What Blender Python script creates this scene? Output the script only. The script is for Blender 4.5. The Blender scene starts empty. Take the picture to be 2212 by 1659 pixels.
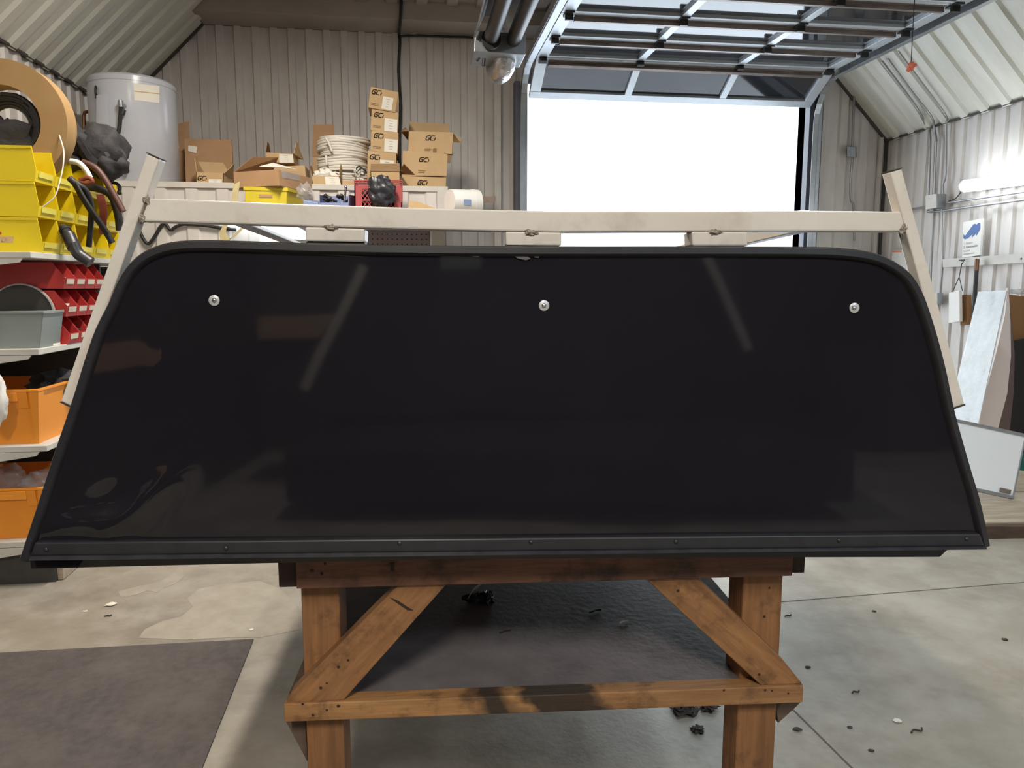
import bpy, math, random
from mathutils import Vector, Matrix, noise
random.seed(7)
C = bpy.context.scene.collection
V = Vector
# ---------------------------------------------------------------- camera
FPX, CX, CY, CAMH = 1600.0, 1106.0, 829.5, 1.42      # focal length and centre in pixels of the 2212 x 1659 frame
TH = math.atan((829.5 - 617) / FPX)                  # camera pitched down
PSI = math.atan(221 / FPX * math.cos(TH))            # and turned a little right of the room axis
FW = V((math.sin(PSI) * math.cos(TH), math.cos(PSI) * math.cos(TH), -math.sin(TH)))
RT = V((math.cos(PSI), -math.sin(PSI), 0)); UP = RT.cross(FW)
CAM = V((0, 0, CAMH))
cd = bpy.data.cameras.new('camera'); cam = bpy.data.objects.new('camera', cd); C.objects.link(cam)
cd.sensor_width = 36; cd.lens = FPX / 2212 * 36; cd.clip_start = 0.02; cd.clip_end = 300
cam.matrix_world = Matrix(((RT.x, UP.x, -FW.x, 0), (RT.y, UP.y, -FW.y, 0), (RT.z, UP.z, -FW.z, CAMH), (0, 0, 0, 1)))
sc = bpy.context.scene; sc.camera = cam
# ---------------------------------------------------------------- world: bright overcast sky
w = bpy.data.worlds.new('sky'); sc.world = w; w.use_nodes = True
bg = w.node_tree.nodes['Background']; bg.inputs[0].default_value = (0.84, 0.93, 1.0, 1); bg.inputs[1].default_value = 5.0
vs = sc.view_settings; vs.view_transform = 'Standard'; vs.look = 'None'; vs.gamma = 1; vs.use_curve_mapping = False; vs.exposure = 0.0
sc.cycles.use_denoising = True; sc.cycles.max_bounces = 8; sc.cycles.sample_clamp_indirect = 6
LAMP = 1.0            # strength of the shop lights

def ray(x, y): return FW + RT * ((x - CX) / FPX) - UP * ((y - CY) / FPX)
def WY(x, y, Y): d = ray(x, y); return CAM + d * (Y / d.y)
def WX(x, y, X): d = ray(x, y); return CAM + d * (X / d.x)
def WZ(x, y, z): d = ray(x, y); return CAM + d * ((z - CAMH) / d.z)

# ---------------------------------------------------------------- materials
MT = {}
def mat(name, col, rough=0.5, metal=0.0, n=None, bump=None, spec=0.5, stretch=(1, 1, 1), rot=(0, 0, 0), emit=None, alpha=None, trans=None, n2=None):
    """n = (scale, colour, amount) mottling; n2 the same a second time; bump = (scale, strength)"""
    m = bpy.data.materials.new(name); m.use_nodes = True; nt = m.node_tree; L = nt.links.new
    b = nt.nodes['Principled BSDF']; b.inputs['Roughness'].default_value = rough; b.inputs['Metallic'].default_value = metal
    b.inputs['Specular IOR Level'].default_value = spec
    c4 = (*col, 1); b.inputs['Base Color'].default_value = c4
    if n or bump:
        tc = nt.nodes.new('ShaderNodeTexCoord'); mp = nt.nodes.new('ShaderNodeMapping')
        mp.inputs['Scale'].default_value = stretch; mp.inputs['Rotation'].default_value = rot
        if rot != (0, 0, 0): mp.vector_type = 'TEXTURE'; mp.inputs['Scale'].default_value = tuple(1 / s for s in stretch)
        L(tc.outputs['Object'], mp.inputs['Vector'])
    src = None
    for k, q in enumerate([n, n2]):
        if not q: continue
        t = nt.nodes.new('ShaderNodeTexNoise'); t.inputs['Scale'].default_value = q[0]; t.inputs['Detail'].default_value = 6; t.inputs['Roughness'].default_value = 0.6
        L(mp.outputs[0], t.inputs['Vector'])
        r = nt.nodes.new('ShaderNodeValToRGB'); r.color_ramp.elements[0].position = 0.38; r.color_ramp.elements[1].position = 0.66
        L(t.outputs['Fac'], r.inputs[0])
        mu = nt.nodes.new('ShaderNodeMath'); mu.operation = 'MULTIPLY'; mu.inputs[1].default_value = q[2]; L(r.outputs[0], mu.inputs[0])
        mx = nt.nodes.new('ShaderNodeMix'); mx.data_type = 'RGBA'; L(mu.outputs[0], mx.inputs[0])
        if src is None: mx.inputs[6].default_value = c4
        else: L(src, mx.inputs[6])
        mx.inputs[7].default_value = (*q[1], 1); src = mx.outputs[2]
    if src: L(src, b.inputs['Base Color'])
    if bump:
        t = nt.nodes.new('ShaderNodeTexNoise'); t.inputs['Scale'].default_value = bump[0]; t.inputs['Detail'].default_value = 5
        L(mp.outputs[0], t.inputs['Vector']); bp_ = nt.nodes.new('ShaderNodeBump'); bp_.inputs['Strength'].default_value = bump[1]; bp_.inputs['Distance'].default_value = 0.01
        L(t.outputs['Fac'], bp_.inputs['Height']); L(bp_.outputs[0], b.inputs['Normal'])
    if emit: b.inputs['Emission Color'].default_value = (*emit[0], 1); b.inputs['Emission Strength'].default_value = emit[1]
    if alpha is not None: b.inputs['Alpha'].default_value = alpha
    if trans is not None: b.inputs['Transmission Weight'].default_value = trans
    MT[name] = m; return m
def S(r, g, b):                                       # sRGB 0-255 to linear
    f = lambda c: c / 12.92 if c <= 0.04045 else ((c + 0.055) / 1.055) ** 2.4
    return tuple(f(c / 255) for c in (r, g, b))
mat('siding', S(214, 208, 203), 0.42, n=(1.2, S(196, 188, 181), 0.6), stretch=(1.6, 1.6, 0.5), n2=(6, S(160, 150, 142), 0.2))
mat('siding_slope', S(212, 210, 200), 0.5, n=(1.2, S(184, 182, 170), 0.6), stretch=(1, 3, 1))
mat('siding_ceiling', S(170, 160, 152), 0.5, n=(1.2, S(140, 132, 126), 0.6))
mat('wall_core', S(150, 146, 140), 0.8)
mat('seam', S(70, 64, 60), 0.7)
mat('trim_white', S(205, 200, 192), 0.45, n=(5, S(180, 172, 164), 0.5))
mat('concrete', S(152, 144, 130), 0.5, n=(1.1, S(132, 123, 110), 0.8), n2=(5, S(178, 172, 162), 0.5), bump=(40, 0.12), spec=0.4)
mat('joint', S(92, 86, 80), 0.9)
mat('mat_rubber', S(90, 84, 83), 0.85, n=(30, S(72, 66, 66), 0.7), n2=(3, S(112, 104, 98), 0.5), bump=(200, 0.4), spec=0.2)
mat('black_paint', S(28, 26, 31), 0.045, n=(2.5, S(33, 31, 36), 0.6), spec=0.4)
mat('black_trim', S(46, 45, 49), 0.34, n=(30, S(36, 35, 38), 0.6), spec=0.5)
mat('black_lit_lip', S(62, 61, 66), 0.34, n=(30, S(36, 36, 40), 0.6))  # lighter black for the lip, with the light it catches in its colour
mat('chip', S(96, 88, 90), 0.6)
mat('rivet', S(70, 70, 74), 0.35, 0.6)
mat('bolt', S(205, 205, 205), 0.35, 0.3)
mat('rack', S(224, 215, 204), 0.36, n=(5, S(208, 197, 184), 0.7), n2=(1.7, S(230, 224, 216), 0.5), spec=0.5, stretch=(1, 1, 2))
mat('weld', S(150, 138, 124), 0.4, 0.4, bump=(120, 0.5))
mat('cap', S(60, 56, 54), 0.6)
WC, WC2, WC3 = S(150, 104, 64), S(122, 82, 48), S(84, 56, 36)
mat('wood_z', WC, 0.6, n=(9, WC2, 0.8), n2=(1.6, WC3, 0.6), stretch=(9, 9, 0.7), bump=(14, 0.25))
mat('wood_x', S(172, 128, 82), 0.6, n=(9, S(144, 98, 56), 0.8), n2=(1.6, WC3, 0.5), stretch=(0.7, 9, 9), bump=(14, 0.15))
mat('wood_dl', S(156, 110, 68), 0.6, n=(9, WC2, 0.8), n2=(1.6, WC3, 0.5), stretch=(0.7, 9, 9), rot=(0, math.radians(-47), 0), bump=(14, 0.15))
mat('wood_dr', S(156, 110, 68), 0.6, n=(9, WC2, 0.8), n2=(1.6, WC3, 0.5), stretch=(0.7, 9, 9), rot=(0, math.radians(43), 0), bump=(14, 0.15))
ms = mat('wood_sprayed', S(172, 128, 82), 0.6, n=(9, S(144, 98, 56), 0.8), n2=(1.6, WC3, 0.5), stretch=(0.7, 9, 9), bump=(14, 0.15))
def overspray(m):                            # black paint mist that hit the middle of the rail
    nt = m.node_tree; L = nt.links.new; nd = nt.nodes.new; b = nt.nodes['Principled BSDF']; old = b.inputs['Base Color'].links[0].from_socket
    tc = nd('ShaderNodeTexCoord'); sp = nd('ShaderNodeSeparateXYZ'); L(tc.outputs['Object'], sp.inputs[0])
    nz = nd('ShaderNodeTexNoise'); nz.inputs['Scale'].default_value = 30; L(tc.outputs['Object'], nz.inputs['Vector'])
    def mth(op, a, c):
        k = nd('ShaderNodeMath'); k.operation = op
        for q, x in enumerate((a, c)):
            if isinstance(x, (int, float)): k.inputs[q].default_value = x
            else: L(x, k.inputs[q])
        return k.outputs[0]
    xx = mth('ADD', sp.outputs['X'], mth('MULTIPLY', mth('SUBTRACT', nz.outputs['Fac'], 0.5), 0.06))
    xs_ = mth('SUBTRACT', xx, mth('MULTIPLY', sp.outputs['Z'], -0.8))
    d1 = mth('ABSOLUTE', mth('ADD', xs_, 0.095), 0); d2 = mth('ABSOLUTE', mth('SUBTRACT', xs_, 0.045), 0)
    def soft(d, half, w_):
        r = nd('ShaderNodeMapRange'); r.inputs['From Min'].default_value = half + w_; r.inputs['From Max'].default_value = half - w_; L(d, r.inputs['Value']); return r.outputs[0]
    f = mth('MAXIMUM', soft(d1, .035, .02), soft(d2, .075, .012))
    mx = nd('ShaderNodeMix'); mx.data_type = 'RGBA'; L(mth('MULTIPLY', f, .92), mx.inputs[0]); L(old, mx.inputs[6]); mx.inputs[7].default_value = (*S(28, 25, 24), 1); L(mx.outputs[2], b.inputs['Base Color'])
overspray(ms)
def grime(m, scale, col, amt, lo=.52, hi=.72):  # irregular handling dirt and stains
    nt = m.node_tree; L = nt.links.new; nd = nt.nodes.new; b = nt.nodes['Principled BSDF']; old = b.inputs['Base Color'].links[0].from_socket
    tc = nd('ShaderNodeTexCoord'); nz = nd('ShaderNodeTexNoise'); nz.inputs['Scale'].default_value = scale; nz.inputs['Detail'].default_value = 8; nz.inputs['Roughness'].default_value = .68
    L(tc.outputs['Object'], nz.inputs['Vector']); r = nd('ShaderNodeMapRange'); r.inputs['From Min'].default_value = lo; r.inputs['From Max'].default_value = hi; r.inputs['To Max'].default_value = amt
    L(nz.outputs['Fac'], r.inputs['Value']); mx = nd('ShaderNodeMix'); mx.data_type = 'RGBA'; L(r.outputs[0], mx.inputs[0]); L(old, mx.inputs[6]); mx.inputs[7].default_value = (*col, 1); L(mx.outputs[2], b.inputs['Base Color'])
for nm in ('wood_z', 'wood_dl', 'wood_dr', 'wood_sprayed'): grime(MT[nm], 16, S(66, 44, 32), .8)
grime(MT['rack'], 9, S(176, 160, 142), .5, .54, .74); grime(MT['concrete'], 2.2, S(116, 108, 98), .55, .5, .7); grime(MT['mat_rubber'], 4, S(110, 104, 100), .5)
mat('wood_apron', S(126, 84, 62), 0.65, n=(7, S(88, 58, 46), 0.8), n2=(2.5, S(58, 42, 36), 0.4), stretch=(0.8, 8, 8), bump=(14, 0.2)); grime(MT['wood_apron'], 12, S(40, 28, 24), .85, .5, .68)
mat('wood_end', S(66, 50, 42), 0.75, n=(20, S(48, 36, 30), 0.8))
mat('wood_pale', S(180, 166, 146), 0.7, n=(6, S(146, 130, 110), 0.8), stretch=(0.6, 5, 5))
mat('wood_edge', S(96, 78, 64), 0.75, n=(8, S(70, 56, 46), 0.8), stretch=(0.6, 5, 5))
mat('knot', S(48, 28, 18), 0.7)
mat('ply_dirty', S(104, 97, 97), 0.55, n=(2.6, S(58, 53, 54), 0.8), n2=(14, S(124, 116, 116), 0.4), bump=(50, 0.15))
mat('soot', S(30, 27, 26), 0.6, n=(9, S(44, 36, 30), 0.6))
mat('cardboard', S(200, 170, 130), 0.8, n=(4, S(188, 156, 114), 0.6), spec=0.2)
mat('cardboard_d', S(178, 142, 108), 0.8, n=(4, S(164, 128, 94), 0.6), spec=0.2)
mat('cardboard_in', S(140, 104, 70), 0.85, spec=0.2)
mat('ink', S(52, 42, 34), 0.8, spec=0.2)
mat('ink_soft', S(140, 112, 80), 0.8, spec=0.2)
mat('paper', S(232, 226, 214), 0.8, spec=0.2)
mat('paper_ink', S(170, 164, 156), 0.8, spec=0.2)
mat('tank', S(192, 194, 202), 0.22, n=(2, S(184, 186, 196), 0.5), spec=0.6)
mat('steel', S(170, 172, 176), 0.3, 0.9)
mat('steel_dark', S(70, 68, 68), 0.4, 0.7, n=(9, S(46, 44, 46), 0.6))
mat('galv', S(168, 172, 176), 0.38, 0.75, n=(16, S(146, 150, 156), 0.6))
mat('alu_door', S(196, 202, 208), 0.36, 0.35, n=(6, S(180, 186, 192), 0.5))
mat('strut', S(150, 138, 130), 0.4, 0.5, n=(7, S(92, 82, 78), 0.8), stretch=(0.4, 4, 4))
mat('pane', S(44, 46, 50), 0.06, spec=0.62, n=(3, S(50, 52, 56), 0.5))
mat('rubber', S(34, 32, 33), 0.55)
mat('jamb_steel', S(98, 98, 106), 0.55, n=(6, S(78, 78, 86), 0.7), stretch=(1, 1, 0.4))
mat('cable', S(34, 31, 32), 0.5)
mat('conduit', S(160, 160, 160), 0.35, 0.7)
mat('copper', S(110, 78, 58), 0.4, 0.8)
mat('foil', S(200, 200, 205), 0.22, 0.95, bump=(30, 0.8))
mat('yellow', S(226, 200, 20), 0.4, n=(5, S(214, 186, 16), 0.5))
mat('yellow_dusty', S(206, 186, 40), 0.5, n=(5, S(190, 166, 30), 0.6))
mat('red', S(194, 56, 52), 0.42, n=(5, S(172, 44, 44), 0.5))
mat('red_crate', S(172, 72, 74), 0.5, n=(5, S(150, 58, 60), 0.5))
mat('cardboard_reel', S(158, 128, 88), 0.8, n=(4, S(146, 114, 76), 0.6), spec=0.2)
mat('orange', S(240, 152, 46), 0.42, n=(5, S(230, 138, 36), 0.5))
mat('blue_bin', S(128, 140, 176), 0.5)
mat('tag_strip', S(222, 208, 90), 0.5)
mat('tag_white', S(222, 206, 190), 0.7)
mat('shelf_paint', S(200, 198, 190), 0.5, n=(8, S(180, 176, 168), 0.5))
mat('shelf_dark', S(66, 64, 62), 0.6, n=(20, S(52, 50, 48), 0.6))
mat('grey_plastic', S(128, 136, 134), 0.45, n=(3, S(142, 148, 142), 0.6))
mat('disc_dark', S(62, 60, 56), 0.55)
mat('disc_rim', S(190, 184, 176), 0.5)
mat('bag_black', S(46, 45, 50), 0.38, bump=(12, 0.5))
mat('fabric_black', S(40, 38, 40), 0.75, bump=(30, 0.5), n=(8, S(58, 54, 54), 0.6))
mat('plastic_clear', S(190, 186, 184), 0.12, alpha=0.35, bump=(10, 0.6), spec=0.8)
mat('plastic_film', S(226, 232, 236), 0.16, alpha=0.62, bump=(7, 0.8), spec=1.0, n=(6, S(196, 204, 210), 0.6))
mat('white_coil', S(226, 220, 208), 0.45, n=(8, S(206, 198, 186), 0.5))
mat('white_plastic', S(232, 228, 222), 0.4, n=(5, S(218, 214, 208), 0.5))
mat('blue_tape', S(140, 160, 196), 0.6)
mat('logo_blue', S(84, 112, 168), 0.6)
mat('strap_yellow', S(190, 176, 128), 0.8, n=(20, S(160, 146, 104), 0.6))
mat('hose_brown', S(84, 52, 44), 0.5)
mat('belt_red', S(122, 54, 38), 0.6)
mat('pegboard', S(132, 116, 114), 0.8)
mat('peg_hole', S(40, 34, 34), 0.9)
mat('whiteboard', S(246, 249, 252), 0.12, n=(2, S(240, 245, 250), 0.5), spec=0.6)
mat('panel_pink', S(226, 212, 206), 0.4)
mat('edge_brown', S(96, 78, 74), 0.5)
mat('board_black', S(34, 31, 31), 0.5)
mat('green_cloth', S(30, 92, 84), 0.8)
mat('tape_orange', S(226, 120, 92), 0.6)
mat('debris_white', S(226, 220, 206), 0.8)
mat('debris_dark', S(66, 58, 52), 0.9)
mat('stain_pale', S(166, 158, 144), 0.55, n=(9, S(146, 138, 124), 0.7), spec=0.35)
mat('lamp_tube', (1, 1, 1), 0.4, emit=((0.86, 0.95, 1.0), 12.0))
mat('lamp_panel', (1, 1, 1), 0.4, emit=((0.9, 0.97, 1.0), 4.0))
mat('lamp_warm', (1, 1, 1), 0.4, emit=((1.0, 0.92, 0.80), 9.0))
mat('gravel', S(228, 231, 236), 0.9, n=(3, S(212, 215, 220), 0.6))

# ---------------------------------------------------------------- mesh helpers
class M:
    def __init__(s): s.v = []; s.f = []
    def add(s, vs, fs, mx=None):
        k = len(s.v); s.v += [V(mx @ V(p)) if mx else V(p) for p in vs]; s.f += [tuple(i + k for i in f) for f in fs]; return s
    def hexa(s, a, b, mx=None):            # a, b: two matching quads
        return s.add(list(a) + list(b), [(3, 2, 1, 0), (4, 5, 6, 7), (0, 1, 5, 4), (1, 2, 6, 5), (2, 3, 7, 6), (3, 0, 4, 7)], mx)
    def box(s, a, b, mx=None):
        (x0, y0, z0), (x1, y1, z1) = a, b
        return s.hexa([(x0, y0, z0), (x1, y0, z0), (x1, y1, z0), (x0, y1, z0)], [(x0, y0, z1), (x1, y0, z1), (x1, y1, z1), (x0, y1, z1)], mx)
    def slab(s, q, t):                     # quad with thickness along its normal
        q = [V(p) for p in q]; nrm = (q[1] - q[0]).cross(q[3] - q[0]).normalized() * t
        return s.hexa(q, [p + nrm for p in q])
    def prism(s, poly, off, mx=None):
        n = len(poly); a = [V(p) for p in poly]; b = [p + V(off) for p in a]
        return s.add(a + b, [tuple(reversed(range(n))), tuple(range(n, 2 * n))] + [(i, (i + 1) % n, n + (i + 1) % n, n + i) for i in range(n)], mx)
    def lathe(s, prof, n=24, mx=None, cap=True):
        k = len(prof); vs = [(r * math.cos(2 * math.pi * i / n), r * math.sin(2 * math.pi * i / n), z) for i in range(n) for r, z in prof]
        fs = [(i * k + j, ((i + 1) % n) * k + j, ((i + 1) % n) * k + j + 1, i * k + j + 1) for i in range(n) for j in range(k - 1)]
        if cap: fs += [tuple(i * k for i in reversed(range(n))), tuple(i * k + k - 1 for i in range(n))]
        return s.add(vs, fs, mx)
    def cyl(s, p, q, r, n=16, r2=None):
        p, q = V(p), V(q); d = q - p; mx = Matrix.Translation(p) @ d.to_track_quat('Z', 'Y').to_matrix().to_4x4()
        return s.lathe([(r, 0), (r if r2 is None else r2, d.length)], n, mx)
    def tube(s, path, r, n=8, closed=False):
        P = [V(p) for p in path]; m = len(P); base = len(s.v); up = None
        for i, p in enumerate(P):
            a = P[(i - 1) % m] if closed or i else P[0]; b = P[(i + 1) % m] if closed or i < m - 1 else P[-1]
            t = (b - a).normalized()
            if up is None: up = t.orthogonal().normalized()
            up = (up - t * up.dot(t)).normalized(); bi = t.cross(up); rr = r[i] if isinstance(r, (list, tuple)) else r
            s.v += [p + (up * math.cos(2 * math.pi * j / n) + bi * math.sin(2 * math.pi * j / n)) * rr for j in range(n)]
        for i in range(m if closed else m - 1):
            for j in range(n):
                A, B = base + i * n, base + ((i + 1) % m) * n
                s.f.append((A + j, A + (j + 1) % n, B + (j + 1) % n, B + j))
        if not closed: s.f += [tuple(base + j for j in reversed(range(n))), tuple(base + (m - 1) * n + j for j in range(n))]
        return s
    def ribbon(s, path, wdir, w, t):       # flat strap: path, width direction, width, thickness
        P = [V(p) for p in path]; wd = V(wdir).normalized() * w / 2
        for i in range(len(P) - 1):
            d = (P[i + 1] - P[i]).normalized(); nn = d.cross(wd).normalized() * t / 2
            s.hexa([P[i] - wd - nn, P[i] + wd - nn, P[i] + wd + nn, P[i] - wd + nn], [P[i + 1] - wd - nn, P[i + 1] + wd - nn, P[i + 1] + wd + nn, P[i + 1] - wd + nn])
        return s
    def blob(s, c, rad, seed=0, amp=0.25, fr=2.2, nu=20, nv=12):
        c = V(c); base = len(s.v); off = V((seed * 7.3, seed * 3.1, seed * 1.7))
        for j in range(nv + 1):
            ph = math.pi * j / nv
            for i in range(nu):
                a = 2 * math.pi * i / nu; d = V((math.sin(ph) * math.cos(a), math.sin(ph) * math.sin(a), math.cos(ph)))
                k = 1 + amp * noise.noise(d * fr + off) * 2 + amp * noise.noise(d * fr * 2.7 + off)
                s.v.append(c + V((d.x * rad[0], d.y * rad[1], d.z * rad[2])) * k)
        for j in range(nv):
            for i in range(nu):
                s.f.append((base + j * nu + i, base + (j + 1) * nu + i, base + (j + 1) * nu + (i + 1) % nu, base + j * nu + (i + 1) % nu))
        return s
def cr(pts, k=4, closed=False):            # Catmull-Rom resampling
    P = [V(p) for p in pts]; n = len(P); out = []
    for i in range(n if closed else n - 1):
        g = lambda j: P[j % n] if closed else P[max(0, min(n - 1, j))]
        a, b, c, d = g(i - 1), g(i), g(i + 1), g(i + 2)
        for q in range(k):
            t = q / k; out.append(0.5 * (2 * b + (c - a) * t + (2 * a - 5 * b + 4 * c - d) * t * t + (3 * b - a - 3 * c + d) * t ** 3))
    if not closed: out.append(P[-1])
    return out
def tag(o, label, cat, group=None):
    o['label'] = label; o['category'] = cat
    if group: o['group'] = group
    return o
def T(name, label, cat, loc=(0, 0, 0), group=None, rotz=0):
    o = bpy.data.objects.new(name, None); C.objects.link(o); o.empty_display_size = 0.1
    o.location = loc; o.rotation_euler = (0, 0, rotz)
    if cat: tag(o, label, cat, group)
    return o
def wloc(o):
    p = V((0, 0, 0))
    while o: p += V(o.location); o = o.parent
    return p
def O(name, m, material, parent=None, smooth=0, bevel=0, label=None, local=False):
    vs = m.v
    if local: base = V((0, 0, 0))
    else:
        lo = V([min(p[i] for p in vs) for i in range(3)]); hi = V([max(p[i] for p in vs) for i in range(3)])
        base = V(((lo.x + hi.x) / 2, (lo.y + hi.y) / 2, lo.z))
    me = bpy.data.meshes.new(name); me.from_pydata([tuple(p - base) for p in vs], [], m.f); me.validate()
    import bmesh
    bm = bmesh.new(); bm.from_mesh(me); bmesh.ops.recalc_face_normals(bm, faces=bm.faces); bm.to_mesh(me); bm.free()
    me.materials.append(MT[material])
    if smooth:
        me.polygons.foreach_set('use_smooth', [True] * len(me.polygons)); me.set_sharp_from_angle(angle=math.radians(smooth))
    o = bpy.data.objects.new(name, me); C.objects.link(o)
    o.location = base
    if parent:
        o.parent = parent
        if not local: o.location = base - wloc(parent)
    if bevel:
        b = o.modifiers.new('bevel', 'BEVEL'); b.width = bevel; b.segments = 2; b.limit_method = 'ANGLE'; b.angle_limit = math.radians(40)
    if label: o['label'] = label
    return o
def struct(o): o['kind'] = 'structure'; return o
def dup(o, parent=None, loc=None):
    c = o.copy(); C.objects.link(c); c.parent = parent
    if loc is not None: c.location = loc
    for ch in list(o.children): dup(ch, c)
    return c
def text_mesh(m, body, origin, xdir, ydir, h, shear=0.0):
    cu = bpy.data.curves.new('lettering', 'FONT'); cu.body = body; cu.size = 1.0; cu.shear = shear
    o = bpy.data.objects.new('lettering', cu); me = o.to_mesh()
    X, Y_ = V(xdir).normalized() * h * 1.4, V(ydir).normalized() * h * 1.4
    m.add([V(origin) + X * p.co.x + Y_ * p.co.y for p in me.vertices], [tuple(q.vertices) for q in me.polygons])
    o.to_mesh_clear(); bpy.data.objects.remove(o); bpy.data.curves.remove(cu); return m

# ---------------------------------------------------------------- the room shell
YB, YF = 7.2, -4.2                       # door wall, wall behind the camera
XL, XR = -2.53, 4.83
ZE_L, ZE_R, ZC, ZS = 2.945, 2.875, 3.86, 3.706   # eaves, ceiling, soffit
DXL, DXR, DZT = 1.124, 3.95, 3.34        # door opening
SLX, SRX = XL + (ZC - ZE_L), XR - (ZC - ZE_R)
def corr(m, o, a, ln, hd, h0, h1, nd, pitch=0.155, dep=0.02, start=0.0, prof=None):
    """ribbed sheet: runs along a, rises along hd from h0(s) to h1(s), ribs stand out along nd"""
    o, a, hd, nd = V(o), V(a).normalized(), V(hd).normalized(), V(nd).normalized()
    prof = prof or [(0, 0), (0.52, 0), (0.60, 1), (0.94, 1), (1.0, 0)]
    ss = []; k = -1
    while k * pitch + start < ln:
        for f, d in prof[:-1]:
            s = start + (k + f) * pitch
            if 0 <= s <= ln: ss.append((s, d * dep))
        k += 1
    ss = [(0, 0)] + ss + [(ln, 0)]
    vs = []
    for s, d in ss:
        vs += [o + a * s + nd * d + hd * h0(s), o + a * s + nd * d + hd * h1(s)]
    m.add(vs, [(2 * i, 2 * i + 2, 2 * i + 3, 2 * i + 1) for i in range(len(ss) - 1)]); return m
K = lambda c: (lambda s: c)
fl = struct(O('floor', M().box((XL - .3, YF - .3, -0.12), (XR + .3, YB + 0.25, 0)), 'concrete'))
# saw-cut joints and pale worn patches in the slab
def strip(p, q, wd, z0=0.0005, z1=0.0012):
    p, q = V(p), V(q); d = (q - p).normalized(); n_ = V((-d.y, d.x, 0)) * wd / 2
    return M().hexa([V((*(p - n_).xy, z0)), V((*(p + n_).xy, z0)), V((*(q + n_).xy, z0)), V((*(q - n_).xy, z0))], [V((*(p - n_).xy, z1)), V((*(p + n_).xy, z1)), V((*(q + n_).xy, z1)), V((*(q - n_).xy, z1))])
A0, A1 = WZ(1690, 1300, 0), WZ(2212, 1258, 0); dA = (A1 - A0).normalized()
O('control_joint', strip(A0 - dA * 0.5, A1 + dA * 1.85, 0.006), 'joint', fl)
B0, B1 = WZ(1710, 1530, 0), WZ(1840, 1659, 0); dB = (B1 - B0).normalized()
O('control_joint', strip(B0 - dB * 0.8, B1 + dB * 5, 0.006), 'joint', fl)
wl = struct(O('wall_left', M().box((XL - .16, YF, 0), (XL - .03, YB + .1, ZE_L)), 'wall_core'))
O('corrugated_sheet', corr(M(), (XL - .02, YF, 0), (0, 1, 0), YB - YF, (0, 0, 1), K(0), K(ZE_L), (1, 0, 0)), 'siding', wl)
wr = struct(O('wall_right', M().box((XR + .03, YF, 0), (XR + .16, YB + .1, ZE_R)), 'wall_core'))
O('corrugated_sheet', corr(M(), (XR + .02, YF, 0), (0, 1, 0), YB - YF, (0, 0, 1), K(0), K(ZE_R), (-1, 0, 0)), 'siding', wr)
wb = struct(O('wall_back', M().box((XL - .16, YB + .03, 0), (DXL, YB + .16, ZC + .2)).box((DXR, YB + .03, 0), (XR + .16, YB + .16, ZC + .2)).box((DXL, YB + .03, DZT), (DXR, YB + .16, ZC + .2)), 'wall_core'))
zt = lambda x: min(ZS, ZE_L + (x - XL), ZE_R + (XR - x))
O('corrugated_sheet', corr(M(), (XL, YB + .02, 0), (1, 0, 0), DXL - XL, (0, 0, 1), K(0), lambda s: zt(XL + s), (0, -1, 0)), 'siding', wb)
O('corrugated_sheet', corr(M(), (DXR, YB + .02, 0), (1, 0, 0), XR - DXR, (0, 0, 1), K(0), lambda s: zt(DXR + s), (0, -1, 0), pitch=0.23), 'siding', wb)
O('corrugated_sheet', corr(M(), (DXL, YB + .02, 0), (1, 0, 0), DXR - DXL, (0, 0, 1), K(DZT), lambda s: zt(DXL + s), (0, -1, 0)), 'siding', wb)
wf = struct(O('wall_front', M().box((XL - .16, YF - .16, 0), (XR + .16, YF - .03, ZC + .2)), 'wall_core'))
O('corrugated_sheet', corr(M(), (XL, YF - .02, 0), (1, 0, 0), XR - XL, (0, 0, 1), K(0), lambda s: zt(XL + s), (0, 1, 0), pitch=0.3), 'siding', wf)
r2 = math.sqrt(.5)
ce = struct(O('ceiling', M().box((SLX - .05, YF, ZC + .05), (SRX + .05, YB + .1, ZC + .15))
    .hexa([(XL - .03, YF, ZE_L), (SLX, YF, ZC + .03), (SLX - .1, YF, ZC + .13), (XL - .13, YF, ZE_L + .1)], [(XL - .03, YB + .1, ZE_L), (SLX, YB + .1, ZC + .03), (SLX - .1, YB + .1, ZC + .13), (XL - .13, YB + .1, ZE_L + .1)])
    .hexa([(XR + .03, YF, ZE_R), (SRX, YF, ZC + .03), (SRX + .1, YF, ZC + .13), (XR + .13, YF, ZE_R + .1)], [(XR + .03, YB + .1, ZE_R), (SRX, YB + .1, ZC + .03), (SRX + .1, YB + .1, ZC + .13), (XR + .13, YB + .1, ZE_R + .1)]), 'wall_core'))
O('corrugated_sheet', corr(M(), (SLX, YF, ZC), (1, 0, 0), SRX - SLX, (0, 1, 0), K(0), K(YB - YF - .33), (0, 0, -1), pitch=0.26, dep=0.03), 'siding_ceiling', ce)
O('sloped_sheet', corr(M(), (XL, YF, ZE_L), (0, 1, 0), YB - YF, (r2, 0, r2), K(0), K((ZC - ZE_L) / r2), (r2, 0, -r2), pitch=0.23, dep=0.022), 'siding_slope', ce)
O('sloped_sheet', corr(M(), (XR, YF, ZE_R), (0, 1, 0), YB - YF, (-r2, 0, r2), K(0), K((ZC - ZE_R) / r2), (-r2, 0, -r2), pitch=0.23, dep=0.022), 'siding_slope', ce)
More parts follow.
